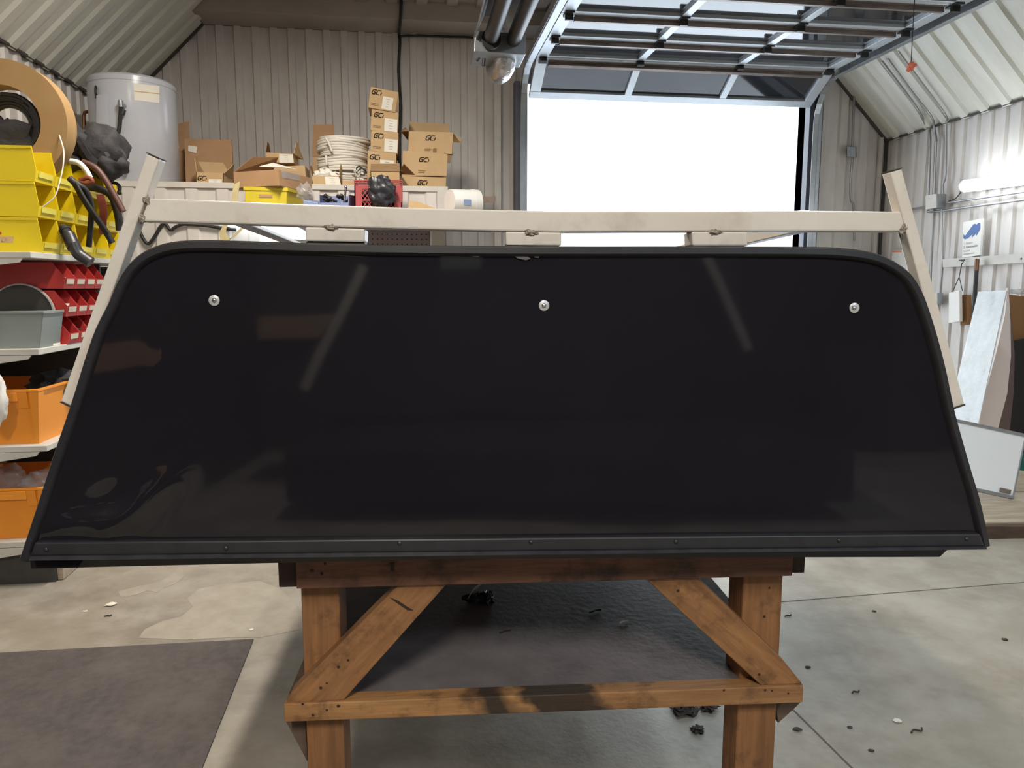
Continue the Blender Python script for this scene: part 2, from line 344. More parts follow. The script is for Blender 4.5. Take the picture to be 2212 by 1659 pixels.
# soffit beam over the door wall, and the dark seams and angle trims in the corners
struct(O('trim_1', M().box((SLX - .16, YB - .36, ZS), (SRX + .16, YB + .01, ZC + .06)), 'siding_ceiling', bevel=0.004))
def bar(p, q, wd, material, name, par=None, n=4):
    return O(name, M().tube([p, q], wd, n), material, par)
struct(bar((XL + .02, YF, ZE_L), (XL + .02, YB, ZE_L), 0.012, 'seam', 'trim_2'))
struct(bar((XR - .02, YF, ZE_R), (XR - .02, YB, ZE_R), 0.012, 'seam', 'trim_3'))
struct(bar((XL + .01, YB - .015, ZE_L), (SLX - .15, YB - .015, ZS), 0.018, 'seam', 'trim_4'))
struct(bar((XR - .01, YB - .015, ZE_R), (SRX + .15, YB - .015, ZS), 0.018, 'seam', 'trim_5'))
struct(bar((XR - .012, YB - .012, 0), (XR - .012, YB - .012, ZE_R), 0.012, 'seam', 'trim_6'))
struct(bar((SLX, YF, ZC - .01), (SLX, YB - .3, ZC - .01), 0.02, 'seam', 'trim_7'))
struct(O('trim_8', M().box((XR - .09, YB - .03, 0), (XR - .055, YB - .002, ZE_R + .03)), 'trim_white'))
# pale flashing strips beside the left jamb
struct(O('trim_9', M().box((WY(1068, 300, YB - .05).x, YB - .05, 0), (WY(1082, 300, YB - .05).x, YB - .004, 3.3)), 'trim_white'))
# outside ground
struct(O('ground_outside', M().box((-30, YB + .26, -0.2), (40, 60, -0.06)), 'gravel'))

# ---------------------------------------------------------------- sectional overhead door, open
dr = struct(T('door_1', '', None, ((DXL + DXR) / 2, YB, 0)))
dr['label'] = 'glazed aluminium overhead door rolled up under the ceiling above the bright opening'
HZ = 3.40; HY = [6.70, 6.165, 5.63, 5.095, 4.56, 4.025]; SX = [DXL + .01, DXL + .01 + 2.806 / 3, DXL + .01 + 2 * 2.806 / 3, DXR - .01]
def section(p0, p1, bottom=False):
    """p0 = (Y, z) of the lower edge, p1 = (Y, z) of the upper edge"""
    a, b = V((0, *p0)), V((0, *p1)); d = (b - a).normalized(); ln = (b - a).length; nn = V((0, -d.z, d.y)) if d.z > 0.2 else V((0, 0, -1))
    nn = V((1, 0, 0)).cross(d); nn = nn if nn.z < 0.01 and (nn.y < 0 or nn.z < 0) else -nn
    def P(x, s, n_): return a + d * s + nn * n_ + V((x, 0, 0))
    def bx(m, x0, x1, s0, s1, n0, n1): return m.hexa([P(x0, s0, n0), P(x1, s0, n0), P(x1, s1, n0), P(x0, s1, n0)], [P(x0, s0, n1), P(x1, s0, n1), P(x1, s1, n1), P(x0, s1, n1)])
    m = M(); rb = 0.085 if bottom else 0.045
    bx(m, SX[0], SX[3], 0.002, rb, -.045, 0); bx(m, SX[0], SX[3], ln - .045, ln - .002, -.045, 0)
    for i, x in enumerate(SX):
        wd = .10 if i in (0, 3) else .065
        x0 = SX[0] if i == 0 else (SX[3] - wd if i == 3 else x - wd / 2)
        bx(m, x0, x0 + wd, rb, ln - .045, -.045, -0.001)
    s = O('door_section', m, 'alu_door', dr, bevel=0.003)
    for i in range(3):
        x0 = SX[i] + (.10 if i == 0 else .0325); x1 = SX[i + 1] - (.10 if i == 2 else .0325)
        O('pane', bx(M(), x0 - .01, x1 + .01, rb - .01, ln - .035, -.032, -.026), 'pane', s)
    st = M(); bx(st, SX[0] + .11, SX[3] - .11, ln - .075, ln - .071, -.002, .036); bx(st, SX[0] + .11, SX[3] - .11, ln - .071, ln - .05, .032, .036); bx(st, SX[0] + .11, SX[3] - .11, ln - .05, ln - .046, -.002, .036)
    bx(st, SX[0] + .11, SX[3] - .11, ln - .045, ln - .025, -.002, .004)
    O('strut', st, 'strut', s)
    for i, x in enumerate(SX):
        xx = x + .06 if i == 0 else (x - .06 if i == 3 else x)
        hm = bx(M(), xx - .035, xx + .035, ln - .06, ln + .05, .0, .012); bx(hm, xx - .03, xx + .03, ln - .012, ln + .012, .008, .05)
        O('hinge', hm, 'steel_dark', s)
    return s
section((7.13, 3.155), (HY[0], HZ), True)
for i in range(5): section((HY[i], HZ), (HY[i + 1], HZ))
def track(x, sx):
    path = [(x, YB - .10, 0.05), (x, YB - .10, 3.0)] + [(x, YB - .10 - .36 * (1 - math.cos(a)), 3.0 + .36 * math.sin(a)) for a in [math.pi / 12 * k for k in range(1, 7)]] + [(x, 1.6, 3.36)]
    m = M().ribbon(path, (1, 0, 0), 0.05, 0.004)
    side = [V(p) + V((sx * .024, 0, 0)) for p in path]
    for i in range(len(side) - 1):
        d = (side[i + 1] - side[i]).normalized(); nv = V((1, 0, 0)).cross(d).normalized() * .028
        nv = -nv if (nv.z + nv.y) < 0 else nv
        t = V((sx * .004, 0, 0))
        m.hexa([side[i], side[i] + nv * 2, side[i] + nv * 2 + t, side[i] + t], [side[i + 1], side[i + 1] + nv * 2, side[i + 1] + nv * 2 + t, side[i + 1] + t])
    O('track', m, 'galv', dr)
    O('track_angle', M().box((x + sx * .028, 1.6, 3.37), (x + sx * .034, YB - .4, 3.44)), 'galv', dr)
track(DXL - .045, -1); track(DXR + .045, 1)
for x0, x1, y0, y1, mt in ((DXL - .125, DXL - .075, -.1, .02, 'jamb_steel'), (DXL - .03, DXL + .0, -.06, .16, 'galv'), (DXR + .0, DXR + .05, -.06, .16, 'jamb_steel'), (DXR + .075, DXR + .11, -.1, .02, 'galv'), (DXR + .11, DXR + .125, -.09, .02, 'jamb_steel')):
    O('jamb', M().box((x0, YB + y0, 0), (x1, YB + y1, 3.3)), mt, dr)
O('header', M().box((DXL - .03, YB - .02, DZT - .04), (DXR + .05, YB + .16, DZT + .1)), 'galv', dr)

# ---------------------------------------------------------------- gas tube heater hung under the ceiling
hy = 5.3
h0 = WY(1080, 125, hy)
ht = T('tube_heater', 'overhead gas tube heater with bright reflector beside the door track', 'heater', (h0.x, hy, h0.z))
a, b, c, d = [WY(*p, hy) for p in ((1024, 112), (1136, 118), (1137, 72), (1026, 66))]
O('burner_box', M().hexa([a, b, c, d], [p + V((0, .32, .0)) for p in (a, b, c, d)]), 'galv', ht, bevel=.006)
e0, e1 = WY(1026, 74, hy - .02), WY(1106, 82, hy - .02)
zr, RL = (e0.z + e1.z) / 2, 3.6
xs = [e0.x, e0.x + .06, e1.x - .06, e1.x]; zz = [zr - .005, zr + .13, zr + .13, zr - .005]
m = M()
for i in range(3):
    m.slab([(xs[i], hy - .02, zz[i]), (xs[i + 1], hy - .02, zz[i + 1]), (xs[i + 1], hy - RL, zz[i + 1]), (xs[i], hy - RL, zz[i])], .003)
O('reflector', m, 'steel', ht)
m = M().box((xs[0] - .004, hy - RL, zr - .012), (xs[0] + .004, hy - .02, zr)).box((xs[3] - .004, hy - RL, zr - .012), (xs[3] + .004, hy - .02, zr))
O('reflector_lip', m, 'galv', ht)
t0 = WY(1060, 84, hy - .02)
O('burner_tube', M().cyl(t0 + V((0, .03, 0)), t0 + V((0, -RL, .01)), .05, 20), 'steel_dark', ht, smooth=40)
O('tube_collar', M().cyl(t0 + V((0, -.01, -.01)), t0 + V((0, -.04, -.01)), .066, 20), 'rubber', ht, smooth=40)
O('return_tube', M().cyl(V((t0.x + .16, hy, t0.z + .01)), V((t0.x + .16, hy - RL, t0.z + .02)), .05, 20), 'steel_dark', ht, smooth=40)
f0 = WY(1086, 142, hy + .2)
m = M(); pts = [f0 + V((.0, -.02, .10)), f0 + V((.01, -.02, .03)), f0 + V((.0, .02, -.01)), f0 + V((-.02, .12, -.01)), f0 + V((-.02, .2, .08)), f0 + V((-.02, .22, .3))]
m.tube(cr(pts, 5), .085, 14); O('flue_duct', m, 'foil', ht, smooth=60)
O('gas_cock', M().cyl(WY(1046, 126, hy), WY(1044, 142, hy), .012, 8).cyl(WY(1030, 132, hy), WY(1036, 125, hy), .008, 8), 'rubber', ht)
for x in (xs[0] + .1, xs[3] - .1): O('hanger_rod', M().cyl((x, hy - 1.2, zr + .13), (x, hy - 1.2, ZC), .005, 6), 'steel', ht)
O('hanger_rod', M().cyl(((xs[0] + xs[3]) / 2, hy + .15, c.z), ((xs[0] + xs[3]) / 2, hy + .15, ZC), .005, 6), 'steel', ht)

# ---------------------------------------------------------------- electrical: conduits, cables, boxes
KS = XR + ZE_R - .05
def WS(x, y): d = ray(x, y); return CAM + d * ((KS - CAMH) / (d.x + d.z))
def run(name, label, pts, r, material, n=8, cat='conduit', k=3):
    return tag(O(name, M().tube(cr(pts, k), r, n), material, smooth=60), label, cat)
RW = lambda x, y, o=.035: WX(x, y, XR - o)
run('conduit', 'grey conduit down the right slope that turns level below the junction box', [WS(1905, 132), WS(1956, 200), WS(1986, 243), RW(2001, 272), RW(2009, 287), RW(2008, 352), RW(2005, 430), RW(2005, 450), RW(2012, 458), RW(2100, 446), RW(2212, 431), RW(2400, 405)], .011, 'conduit')
run('conduit', 'grey conduit from the right slope straight down past the junction box', [WS(1918, 127), WS(1971, 200), WS(2012, 252), RW(2018, 276), RW(2023, 304), RW(2022, 318), RW(2018, 420, .03), RW(2014, 504, .03), RW(2008, 660, .03)], .010, 'conduit')
run('conduit', 'grey conduit from the right slope into the top of the junction box', [WS(1940, 110), WS(2007, 200), WS(2044, 252), RW(2044, 272), RW(2043, 374), RW(2037, 398), RW(2037, 421)], .009, 'conduit')
run('conduit', 'short level grey conduit left of the junction box', [RW(1960, 454), RW(2021, 443)], .010, 'conduit')
run('conduit', 'level grey conduit from the junction box under the wall lamp', [RW(2046, 438), RW(2212, 414), RW(2400, 386)], .010, 'conduit')
run('conduit', 'grey conduit from the junction box down to the wall outlet', [RW(2034, 452), RW(2036, 560), RW(2030, 640)], .008, 'conduit')
a, b, c, d = [WX(*p, XR - .02) for p in ((2020, 423), (2044, 419), (2043, 449), (2020, 453))]
jb = T('junction_box', 'pale square junction box where the conduits meet on right wall', 'junction box', (d + a) / 2)
O('box_body', M().hexa([a, b, c, d], [p + V((-.09, 0, 0)) for p in (a, b, c, d)]), 'galv', jb, bevel=.004)
O('cover_plate', M().hexa([p + V((-.09, 0, 0)) for p in (a, b, c, d)], [p + V((-.096, 0, 0)) for p in (a, b, c, d)]), 'trim_white', jb)
a, b, c, d = [WX(*p, XR - .02) for p in ((2022, 636), (2038, 632), (2038, 657), (2022, 662))]
ob = T('wall_outlet', 'grey outlet box low on right wall behind the rack post', 'outlet', d)
O('outlet_body', M().hexa([a, b, c, d], [p + V((-.06, 0, 0)) for p in (a, b, c, d)]), 'galv', ob, bevel=.004)
O('outlet_plate', M().hexa([p + V((-.06, 0, 0)) for p in (a, b, c, d)], [p + V((-.064, 0, 0)) for p in (a, b, c, d)]), 'trim_white', ob)
BW = lambda x, y, o=.04: WY(x, y, YB - o)
sb = T('switch_box', 'small grey switch box on the wall right of the door', 'switch box', BW(1840, 340))
O('box_body', M().hexa([BW(1834, 316, .0), BW(1851, 317, .0), BW(1851, 339, .0), BW(1834, 338, .0)], [BW(1830, 316, .1), BW(1849, 317, .1), BW(1849, 339, .1), BW(1830, 338, .1)]), 'galv', sb, bevel=.004)
O('riser_pipe', M().tube([BW(1845, 205), BW(1841, 318)], .012, 8), 'conduit', sb, smooth=60)
O('drop_pipe', M().tube(cr([BW(1842, 338), BW(1838, 380), BW(1838, 430), BW(1844, 447), BW(1846, 520)], 3), .012, 8), 'conduit', sb, smooth=60)
run('cable', 'black cable dropping down the back wall left of the heater', [WY(867, 2, YB - .37), WY(865, 45, YB - .37), WY(862, 72, YB - .05), BW(864, 90), BW(861, 150), BW(865, 230), BW(863, 300), BW(864, 380)], .014, 'cable', cat='cable')
run('cable', 'black cable running level to the heater along the wall top', [BW(864, 80), BW(880, 77), BW(960, 79), BW(1018, 81), BW(1060, 90)], .011, 'cable', cat='cable')
# pull cord with its orange-pink handle
pc = T('pull_cord', 'thin pull cord with salmon handle hanging near the right track', 'cord', WY(1968, 150, 4.9))
O('cord', M().tube([WY(1978, -40, 4.9), WY(1972, 60, 4.9), WY(1968, 137, 4.9)], .0028, 6), 'cable', pc)
O('handle', M().blob(WY(1968, 143, 4.9), (.022, .018, .03), 3, .25), 'tape_orange', pc, smooth=60)
O('handle_wing', M().blob(WY(1962, 151, 4.9), (.014, .012, .012), 5, .25).blob(WY(1976, 141, 4.9), (.014, .012, .012), 6, .25), 'tape_orange', pc, smooth=60)

# ---------------------------------------------------------------- lamps
def area(name, loc, rot, sx, sy, power, col, par):
    l = bpy.data.lights.new(name, 'AREA'); l.shape = 'RECTANGLE'; l.size = sx; l.size_y = sy; l.energy = power * LAMP; l.color = col
    o = bpy.data.objects.new(name, l); C.objects.link(o); o.location = V(loc) - wloc(par); o.rotation_euler = rot; o.parent = par; return o
l0, l1 = WX(2084, 402, XR - .12), WX(2212, 386, XR - .12); l1 = l0 + (l1 - l0).normalized() * 1.25
wlp = T('wall_lamp', 'glowing white tube lamp on the ribbed right wall', 'lamp', (l0 + l1) / 2)
O('diffuser', M().cyl(l0, l1, .05, 20), 'lamp_tube', wlp, smooth=40)
O('end_cap', M().cyl(l0 + (l0 - l1).normalized() * .012, l0 + (l1 - l0).normalized() * .002, .05, 20), 'white_plastic', wlp, smooth=40)
O('backplate', M().hexa([l0 + V((.06, 0, .04)), l1 + V((.06, 0, .04)), l1 + V((.06, 0, -.04)), l0 + V((.06, 0, -.04))], [l0 + V((.1, 0, .04)), l1 + V((.1, 0, .04)), l1 + V((.1, 0, -.04)), l0 + V((.1, 0, -.04))]), 'trim_white', wlp)
O('lead', M().tube(cr([RW(2050, 434), RW(2062, 430), RW(2072, 420), l0], 3), .005, 6), 'cable', wlp)
def ceiling_light(x, y, warm, power, where):
    t = T('ceiling_light', 'long tube light fixture on the ' + ('left' if x < 1 else 'right') + ' of the ceiling ' + where, 'lamp', (x, y, 3.68))
    O('housing', M().prism([(x - .09, y - .62, 3.71), (x + .09, y - .62, 3.71), (x + .05, y - .62, 3.78), (x - .05, y - .62, 3.78)], (0, 1.24, 0)), 'trim_white', t)
    for s in (-.05, .05): O('tube', M().cyl((x + s, y - .6, 3.69), (x + s, y + .6, 3.69), .014, 10), 'lamp_warm' if warm else 'lamp_tube', t, smooth=60)
    for s in (-.5, .5): O('hanger', M().cyl((x, y + s, 3.78), (x, y + s, ZC + .02), .004, 6), 'steel', t)
    area('lamp_light', (x, y, 3.66), (0, 0, 0), .16, 1.2, power, (1.0, .93, .83) if warm else (.76, .91, 1.0), t)
ceiling_light(-.6, 3.5, True, 116, 'over the bench'); ceiling_light(2.3, 3.0, False, 40, 'over the bench'); ceiling_light(-.5, -1.8, True, 165, 'behind the camera'); ceiling_light(2.3, -2.2, False, 85, 'behind the camera')

# ---------------------------------------------------------------- truck canopy: black front wall standing on the bench
BA = math.radians(4.05)
DD = V((math.sin(BA), math.cos(BA), 0)); UU = V((math.cos(BA), -math.sin(BA), 0)); ZZ = V((0, 0, 1))
P0 = WY(1106, 1195, 1.29)
def cp(x, y, off=0.0):                     # pixel to a point of the canopy's front plane (or one parallel to it)
    d = ray(x, y); t = ((P0 - CAM).dot(DD) + off) / d.dot(DD); return CAM + d * t
OUTL = [(43, 1206), (78, 1101), (117, 980), (153, 874), (199, 729), (234, 655), (252, 612), (273, 577), (300, 551), (331, 534), (370, 523), (418, 519), (512, 520), (700, 526), (938, 530), (1213, 532), (1488, 532), (1735, 533), (1817, 536), (1879, 544), (1920, 558), (1953, 579), (1973, 599), (1990, 628), (2002, 657), (2023, 723), (2043, 801), (2062, 891), (2095, 1009), (2116, 1080), (2137, 1176)]
out = cr([cp(*p) for p in OUTL], 4)
def inset(pts, dist):
    r = []
    for i, p in enumerate(pts):
        t = (pts[min(i + 1, len(pts) - 1)] - pts[max(i - 1, 0)]).normalized()
        r.append(p + t.cross(DD).normalized() * dist)
    return r
if (inset(out, .1)[len(out) // 2] - out[len(out) // 2]).z > 0:
    _i = inset; inset = lambda pts, dist: _i(pts, -dist)
cz = min(cp(78, 1212).z, cp(1850, 1195).z)
can = T('truck_canopy', 'black truck canopy front wall with rounded top corners lying on the wooden bench', 'truck canopy', (P0.x, P0.y, cz))
def sweep(m, prof):                        # profile of (inward, backward) carried along the outline
    loops = [[p + DD * b for p in inset(out, a)] for a, b in prof]; n_ = len(out); k = len(prof)
    vs = [p for l in loops for p in l]
    fs = [(j * n_ + i, j * n_ + i + 1, (j + 1) % k * n_ + i + 1, (j + 1) % k * n_ + i) for j in range(k) for i in range(n_ - 1)]
    fs += [tuple(j * n_ for j in range(k)), tuple(j * n_ + n_ - 1 for j in reversed(range(k)))]
    return m.add(vs, fs)
O('edge_trim', sweep(M(), [(0, .03), (0, 0), (.003, -.006), (.013, -.007), (.0155, -.004), (.017, .0), (.02, .012), (.012, .03)]), 'black_trim', can, smooth=35)
# the sheet: a fine grid with the dent in its lower left corner
inn = inset(out, .0155); NR, NC = 70, 120
top = max(range(len(inn)), key=lambda i: inn[i].z)
ui = lambda p: (p - P0).dot(UU)
zmin_l, zmin_r = inn[0].z, inn[-1].z
def at_z(side, z):
    rng = range(0, top) if side == 'l' else range(len(inn) - 1, top, -1); st = 1 if side == 'l' else -1
    for i in rng:
        p, q = inn[i], inn[i + st]
        if min(p.z, q.z) <= z <= max(p.z, q.z) and abs(q.z - p.z) > 1e-6:
            t = (z - p.z) / (q.z - p.z); return ui(p) + t * (ui(q) - ui(p))
    return ui(inn[0 if side == 'l' else -1]) if z < .98 else ui(inn[top])
dents = [(cp(290, 1100), .085, .024, -.014, .75), (cp(180, 1130), .075, .02, -.011, .1), (cp(235, 1085), .05, .03, .006, .5), (cp(350, 770), .016, .05, -.0016, 0), (cp(1330, 1010), .012, .03, -.0012, .2)]
vs = []
zt_top = inn[top].z; zbot = min(zmin_l, zmin_r)
for j in range(NR + 1):
    f = j / NR; f = 1 - (1 - f) ** 1.6
    z = zbot + (zt_top - .0005 - zbot) * f; a, b = at_z('l', max(z, zmin_l + .0005)), at_z('r', max(z, zmin_r + .0005))
    for i in range(NC + 1):
        p = P0 + UU * (a + (b - a) * i / NC); p.z = z
        d = .0012 * noise.noise(V((p.x * 2.3, p.z * 2.3, 1.7))) + .00008 * noise.noise(V((p.x * 9, p.z * 9, 4)))
        for c, ru, rz, am, an in dents:
            uu, vv = (p - c).dot(UU), p.z - c.z; u2, v2 = uu * math.cos(an) + vv * math.sin(an), -uu * math.sin(an) + vv * math.cos(an)
            d += am * math.exp(-(u2 / ru) ** 2 - (v2 / rz) ** 2) * .8
        vs.append(p + DD * (.004 + d))
W_ = NC + 1
O('front_sheet', M().add(vs, [(j * W_ + i, j * W_ + i + 1, (j + 1) * W_ + i + 1, (j + 1) * W_ + i) for j in range(NR) for i in range(NC)]), 'black_paint', can, smooth=60)
# hollow body behind the front wall
ins = inset(out, .026); n_ = len(ins)
vs = [p + DD * .006 for p in ins] + [p + DD * 1.9 for p in ins]
O('shell', M().add(vs, [(i, i + 1, n_ + i + 1, n_ + i) for i in range(n_ - 1)] + [tuple(range(n_, 2 * n_))]), 'black_trim', can, smooth=35)
def band(m, tl, tr, bl, br, o0, o1, back):   # strip with its top edge at offset o0 and bottom edge at o1
    N_ = 1; q = lambda a, b, t: (a[0] + (b[0] - a[0]) * t, a[1] + (b[1] - a[1]) * t)
    for i in range(N_):
        t0, t1 = i / N_, (i + 1) / N_
        A, B, Cc, D_ = cp(*q(tl, tr, t0), o0), cp(*q(tl, tr, t1), o0), cp(*q(bl, br, t1), o1), cp(*q(bl, br, t0), o1)
        g = lambda p, o: p + DD * (back - o)
        m.hexa([A, B, Cc, D_], [g(A, o0), g(B, o0), g(Cc, o1), g(D_, o1)])
    return m
O('bottom_rail', band(M(), (74, 1172), (2118, 1153), (64, 1202), (2128, 1181), -.009, -.009, .02), 'black_trim', can, bevel=.0032)
O('rail_lip', band(M(), (64, 1202), (2130, 1181), (62, 1211), (2134, 1187), -.011, -.022, .01), 'black_lit_lip', can)
O('bottom_flange', M().prism([cp(*p, .03) for p in ((240, 1205), (1100, 1192), (2046, 1188), (2030, 1203), (1660, 1204), (620, 1209), (240, 1213))], DD * .02), 'black_trim', can)
def dome(p, r, h, n_=14, nrm=None):
    mx = Matrix.Translation(p) @ (nrm or -DD).to_track_quat('Z', 'Y').to_matrix().to_4x4()
    return M().lathe([(r, 0), (r * .92, h * .5), (r * .6, h * .88), (.0001, h)], n_, mx, cap=False)
for p in ((100, 1187), (488, 1184), (863, 1173), (1147, 1171), (1460, 1170), (1812, 1167), (2088, 1164)):
    O('rivet', dome(cp(*p, -.009), .0042, .003), 'rivet', can, smooth=60)
for p in ((463, 649), (1175, 660), (1845, 665)):
    mx = Matrix.Translation(cp(*p, .003)) @ (-DD).to_track_quat('Z', 'Y').to_matrix().to_4x4()
    wz = O('washer', M().lathe([(.0092, 0), (.0092, .0015), (.0085, .002), (.0001, .002)], 24, mx, cap=False), 'bolt', can, smooth=40)
    O('bolt_head', dome(cp(*p, .001), .0042, .003), 'steel', wz, smooth=60)
for q in ([(1017, 551), (1037, 552), (1034, 555), (1020, 554)], [(1045, 551), (1056, 551), (1052, 554)], [(1110, 552), (1140, 553), (1146, 559), (1136, 562), (1118, 558)], [(1153, 553), (1166, 553), (1163, 557), (1155, 556)]):
    O('paint_chip', M().prism([cp(*p, .0) for p in q], DD * .001), 'chip', can)

# ---------------------------------------------------------------- welded rack on the canopy
rk = T('ladder_rack', 'cream painted tubular ladder rack with crossbar bolted over the black canopy', 'ladder rack', cp(1106, 530, .05))
def post(name, q, dep):
    f = [cp(*p, .034) for p in q]
    o = O(name, M().hexa(f, [p + DD * dep for p in f]), 'rack', rk, bevel=.0025)
    for a, b in ((0, 1), (3, 2)):
        ax = (f[a] - f[3 - a]).normalized() * .002
        c = [f[a], f[b], f[b] + DD * dep, f[a] + DD * dep]; e = .0015
        O('end_cap', M().hexa([c[0] - DD * e, c[1] - DD * e, c[2] + DD * e, c[3] + DD * e], [p + ax for p in (c[0] - DD * e, c[1] - DD * e, c[2] + DD * e, c[3] + DD * e)]), 'cap', o)
    return o
post('side_post', [(317, 331), (344, 343), (156, 879), (131, 867)], .030)
post('side_post', [(1923, 371), (1948, 364), (2084, 873), (2059, 882)], .028)
TOPE = [(322, 428), (480, 434), (640, 441), (930, 450), (1200, 456), (1480, 456), (1725, 455), (1951, 457)]
BOTE = [(302, 478), (480, 483), (640, 488), (930, 496), (1205, 501.5), (1480, 500.5), (1725, 499.5), (1956, 500)]
N_ = len(TOPE); fr = [cp(*p, .036) for p in TOPE] + [cp(*p, .036) for p in BOTE]; bk = [p + DD * .038 for p in fr]
fs = []
for i in range(N_ - 1):
    fs += [(i, i + 1, N_ + i + 1, N_ + i), (2 * N_ + i, 3 * N_ + i, 3 * N_ + i + 1, 2 * N_ + i + 1), (i, 2 * N_ + i, 2 * N_ + i + 1, i + 1), (N_ + i, N_ + i + 1, 3 * N_ + i + 1, 3 * N_ + i)]
fs += [(0, N_, 3 * N_, 2 * N_), (N_ - 1, 3 * N_ - 1, 4 * N_ - 1, 2 * N_ - 1)]
O('crossbar', M().add(fr + bk, fs), 'rack', rk, bevel=.003)
for tl, tr, br, bl in (((659, 490), (788, 494), (787, 523), (660, 521)), ((1092, 500), (1213, 502), (1213, 531), (1093, 530)), ((1494, 500), (1616, 500), (1615, 531), (1496, 531))):
    f = [cp(*p, .037) for p in (tl, tr, br, bl)]
    ft = O('foot', M().hexa(f, [p + DD * .05 for p in f]), 'rack', rk, bevel=.003)
    O('foot_pad', M().hexa([f[3] + DD * .005 - ZZ * .0005, f[2] + DD * .005 - ZZ * .0005, f[2] + DD * .045 - ZZ * .0005, f[3] + DD * .045 - ZZ * .0005], [p - ZZ * .006 for p in (f[3] + DD * .005, f[2] + DD * .005, f[2] + DD * .045, f[3] + DD * .045)]), 'rubber', ft)
for x, y in ((717, 491), (1148, 502), (1546, 501)): O('weld_bead', M().blob(cp(x, y, .037), (.012, .004, .005), x, .3), 'weld', rk, smooth=60)
for x, y in ((306, 472), (316, 432), (1954, 492), (1948, 500)): O('weld_bead', M().blob(cp(x, y, .037), (.006, .004, .008), x, .3), 'weld', rk, smooth=60)
RD = ray(1001, 668).normalized()
def rail(a, b, h):
    A, B = cp(*a, .078), cp(*b, .078); q = [A, B, B + ZZ * h, A + ZZ * h]
    O('side_rail', M().hexa(q, [p + RD * 1.75 for p in q]), 'rack', rk, bevel=.002)
    return A + RD * 1.7
e1 = rail((502, 486), (536, 486), .008); e2 = rail((1722, 501), (1748, 501), .04)
q = [e1, e2, e2 + ZZ * .035, e1 + ZZ * .035]
O('rear_crossbar', M().hexa([p + ZZ * .008 for p in q], [p + ZZ * .008 + RD * .04 for p in q]), 'rack', rk)

# ---------------------------------------------------------------- wooden workbench
BO = .10
def bq(x, y, off=0.0): return cp(x, y, BO + off)
bu = lambda x, y, off=0.0: (bq(x, y, off) - P0).dot(UU)
bz = lambda x, y, off=0.0: bq(x, y, off).z
def BP(u_, w_, z_): return P0.xy.to_3d() + UU * u_ + DD * (BO + w_) + ZZ * z_
def bbox(m, u0, u1, w0, w1, z0, z1):
    return m.hexa([BP(u0, w0, z0), BP(u1, w0, z0), BP(u1, w1, z0), BP(u0, w1, z0)], [BP(u0, w0, z1), BP(u1, w0, z1), BP(u1, w1, z1), BP(u0, w1, z1)])
ztp = cz - .002; BL = 2.25
bn = T('workbench', 'scuffed wooden workbench with diagonal front braces and lower shelf carrying the canopy', 'workbench', BP((bu(600, 1240) + bu(1741, 1220)) / 2, BL / 2, 0))
uA, uB, zA = bu(641, 1240), bu(1709, 1220), (bz(660, 1269) + bz(1700, 1241)) / 2
O('front_apron', bbox(M(), uA, uB, -.008, .03, zA, ztp - .02), 'wood_apron', bn, bevel=.002)
O('side_apron', bbox(M(), bu(600, 1240), uA - .001, .004, BL, zA - .001, ztp - .02), 'wood_end', bn, bevel=.002)
O('side_apron', bbox(M(), uB + .001, bu(1741, 1220), .004, BL, zA + .001, ztp - .02), 'wood_end', bn, bevel=.002)
O('rear_apron', bbox(M(), uA, uB, BL - .04, BL, zA, ztp - .02), 'wood_apron', bn)
O('bench_top', bbox(M(), bu(600, 1240), bu(1741, 1220), 0, BL, ztp - .019, ztp), 'wood_end', bn, bevel=.002)
LU = [(bu(650, 1270, .036), bu(733, 1270, .036)), (bu(1605, 1245, .036), bu(1691, 1243, .036))]
for u0, u1 in LU:
    O('leg', bbox(M(), u0, u1, .034, .115, 0, zA), 'wood_z', bn, bevel=.003)
    O('leg', bbox(M(), u0, u1, BL - .13, BL - .05, 0, zA), 'wood_z', bn, bevel=.003)
zr1 = (bz(620, 1518) + bz(1730, 1478)) / 2; zr0 = (bz(620, 1558) + bz(1730, 1514)) / 2; rA, rB = bu(615, 1538), bu(1733, 1496)
O('shelf_rail', bbox(M(), rA, rB, -.005, .033, zr0, zr1), 'wood_sprayed', bn, bevel=.002)
for sgn, (u0, u1) in zip((1, -1), LU):
    uo = rA if sgn > 0 else rB - .036
    O('side_rail', bbox(M(), uo, uo + .036, .034, BL, zr0 + .001, zr1 - .003), 'wood_edge', bn)
O('shelf_board', bbox(M(), rA + .0365, rB - .0365, .034, BL - .02, zr1 - .02, zr1 - .003), 'ply_dirty', bn)
O('brace', M().prism([bq(*p, .001) for p in ((858, 1266), (972, 1254), (742, 1513), (618, 1519), (629, 1497))], DD * .036), 'wood_dl', bn, bevel=.002)
O('brace', M().prism([bq(*p, .001) for p in ((1394, 1250), (1503, 1245), (1691, 1425), (1731, 1474), (1733, 1477), (1644, 1481))], DD * .036), 'wood_dr', bn, bevel=.002)
O('gusset', M().prism([bq(*p, .05) for p in ((617, 1557), (660, 1556), (664, 1645))], DD * .036), 'wood_edge', bn)
O('gusset', M().prism([bq(*p, .05) for p in ((1676, 1515), (1731, 1513), (1727, 1520), (1681, 1562))], DD * .036), 'wood_edge', bn)
O('rear_rail', bbox(M(), rA, rB, BL - .04, BL, zr0, zr1), 'wood_edge', bn)
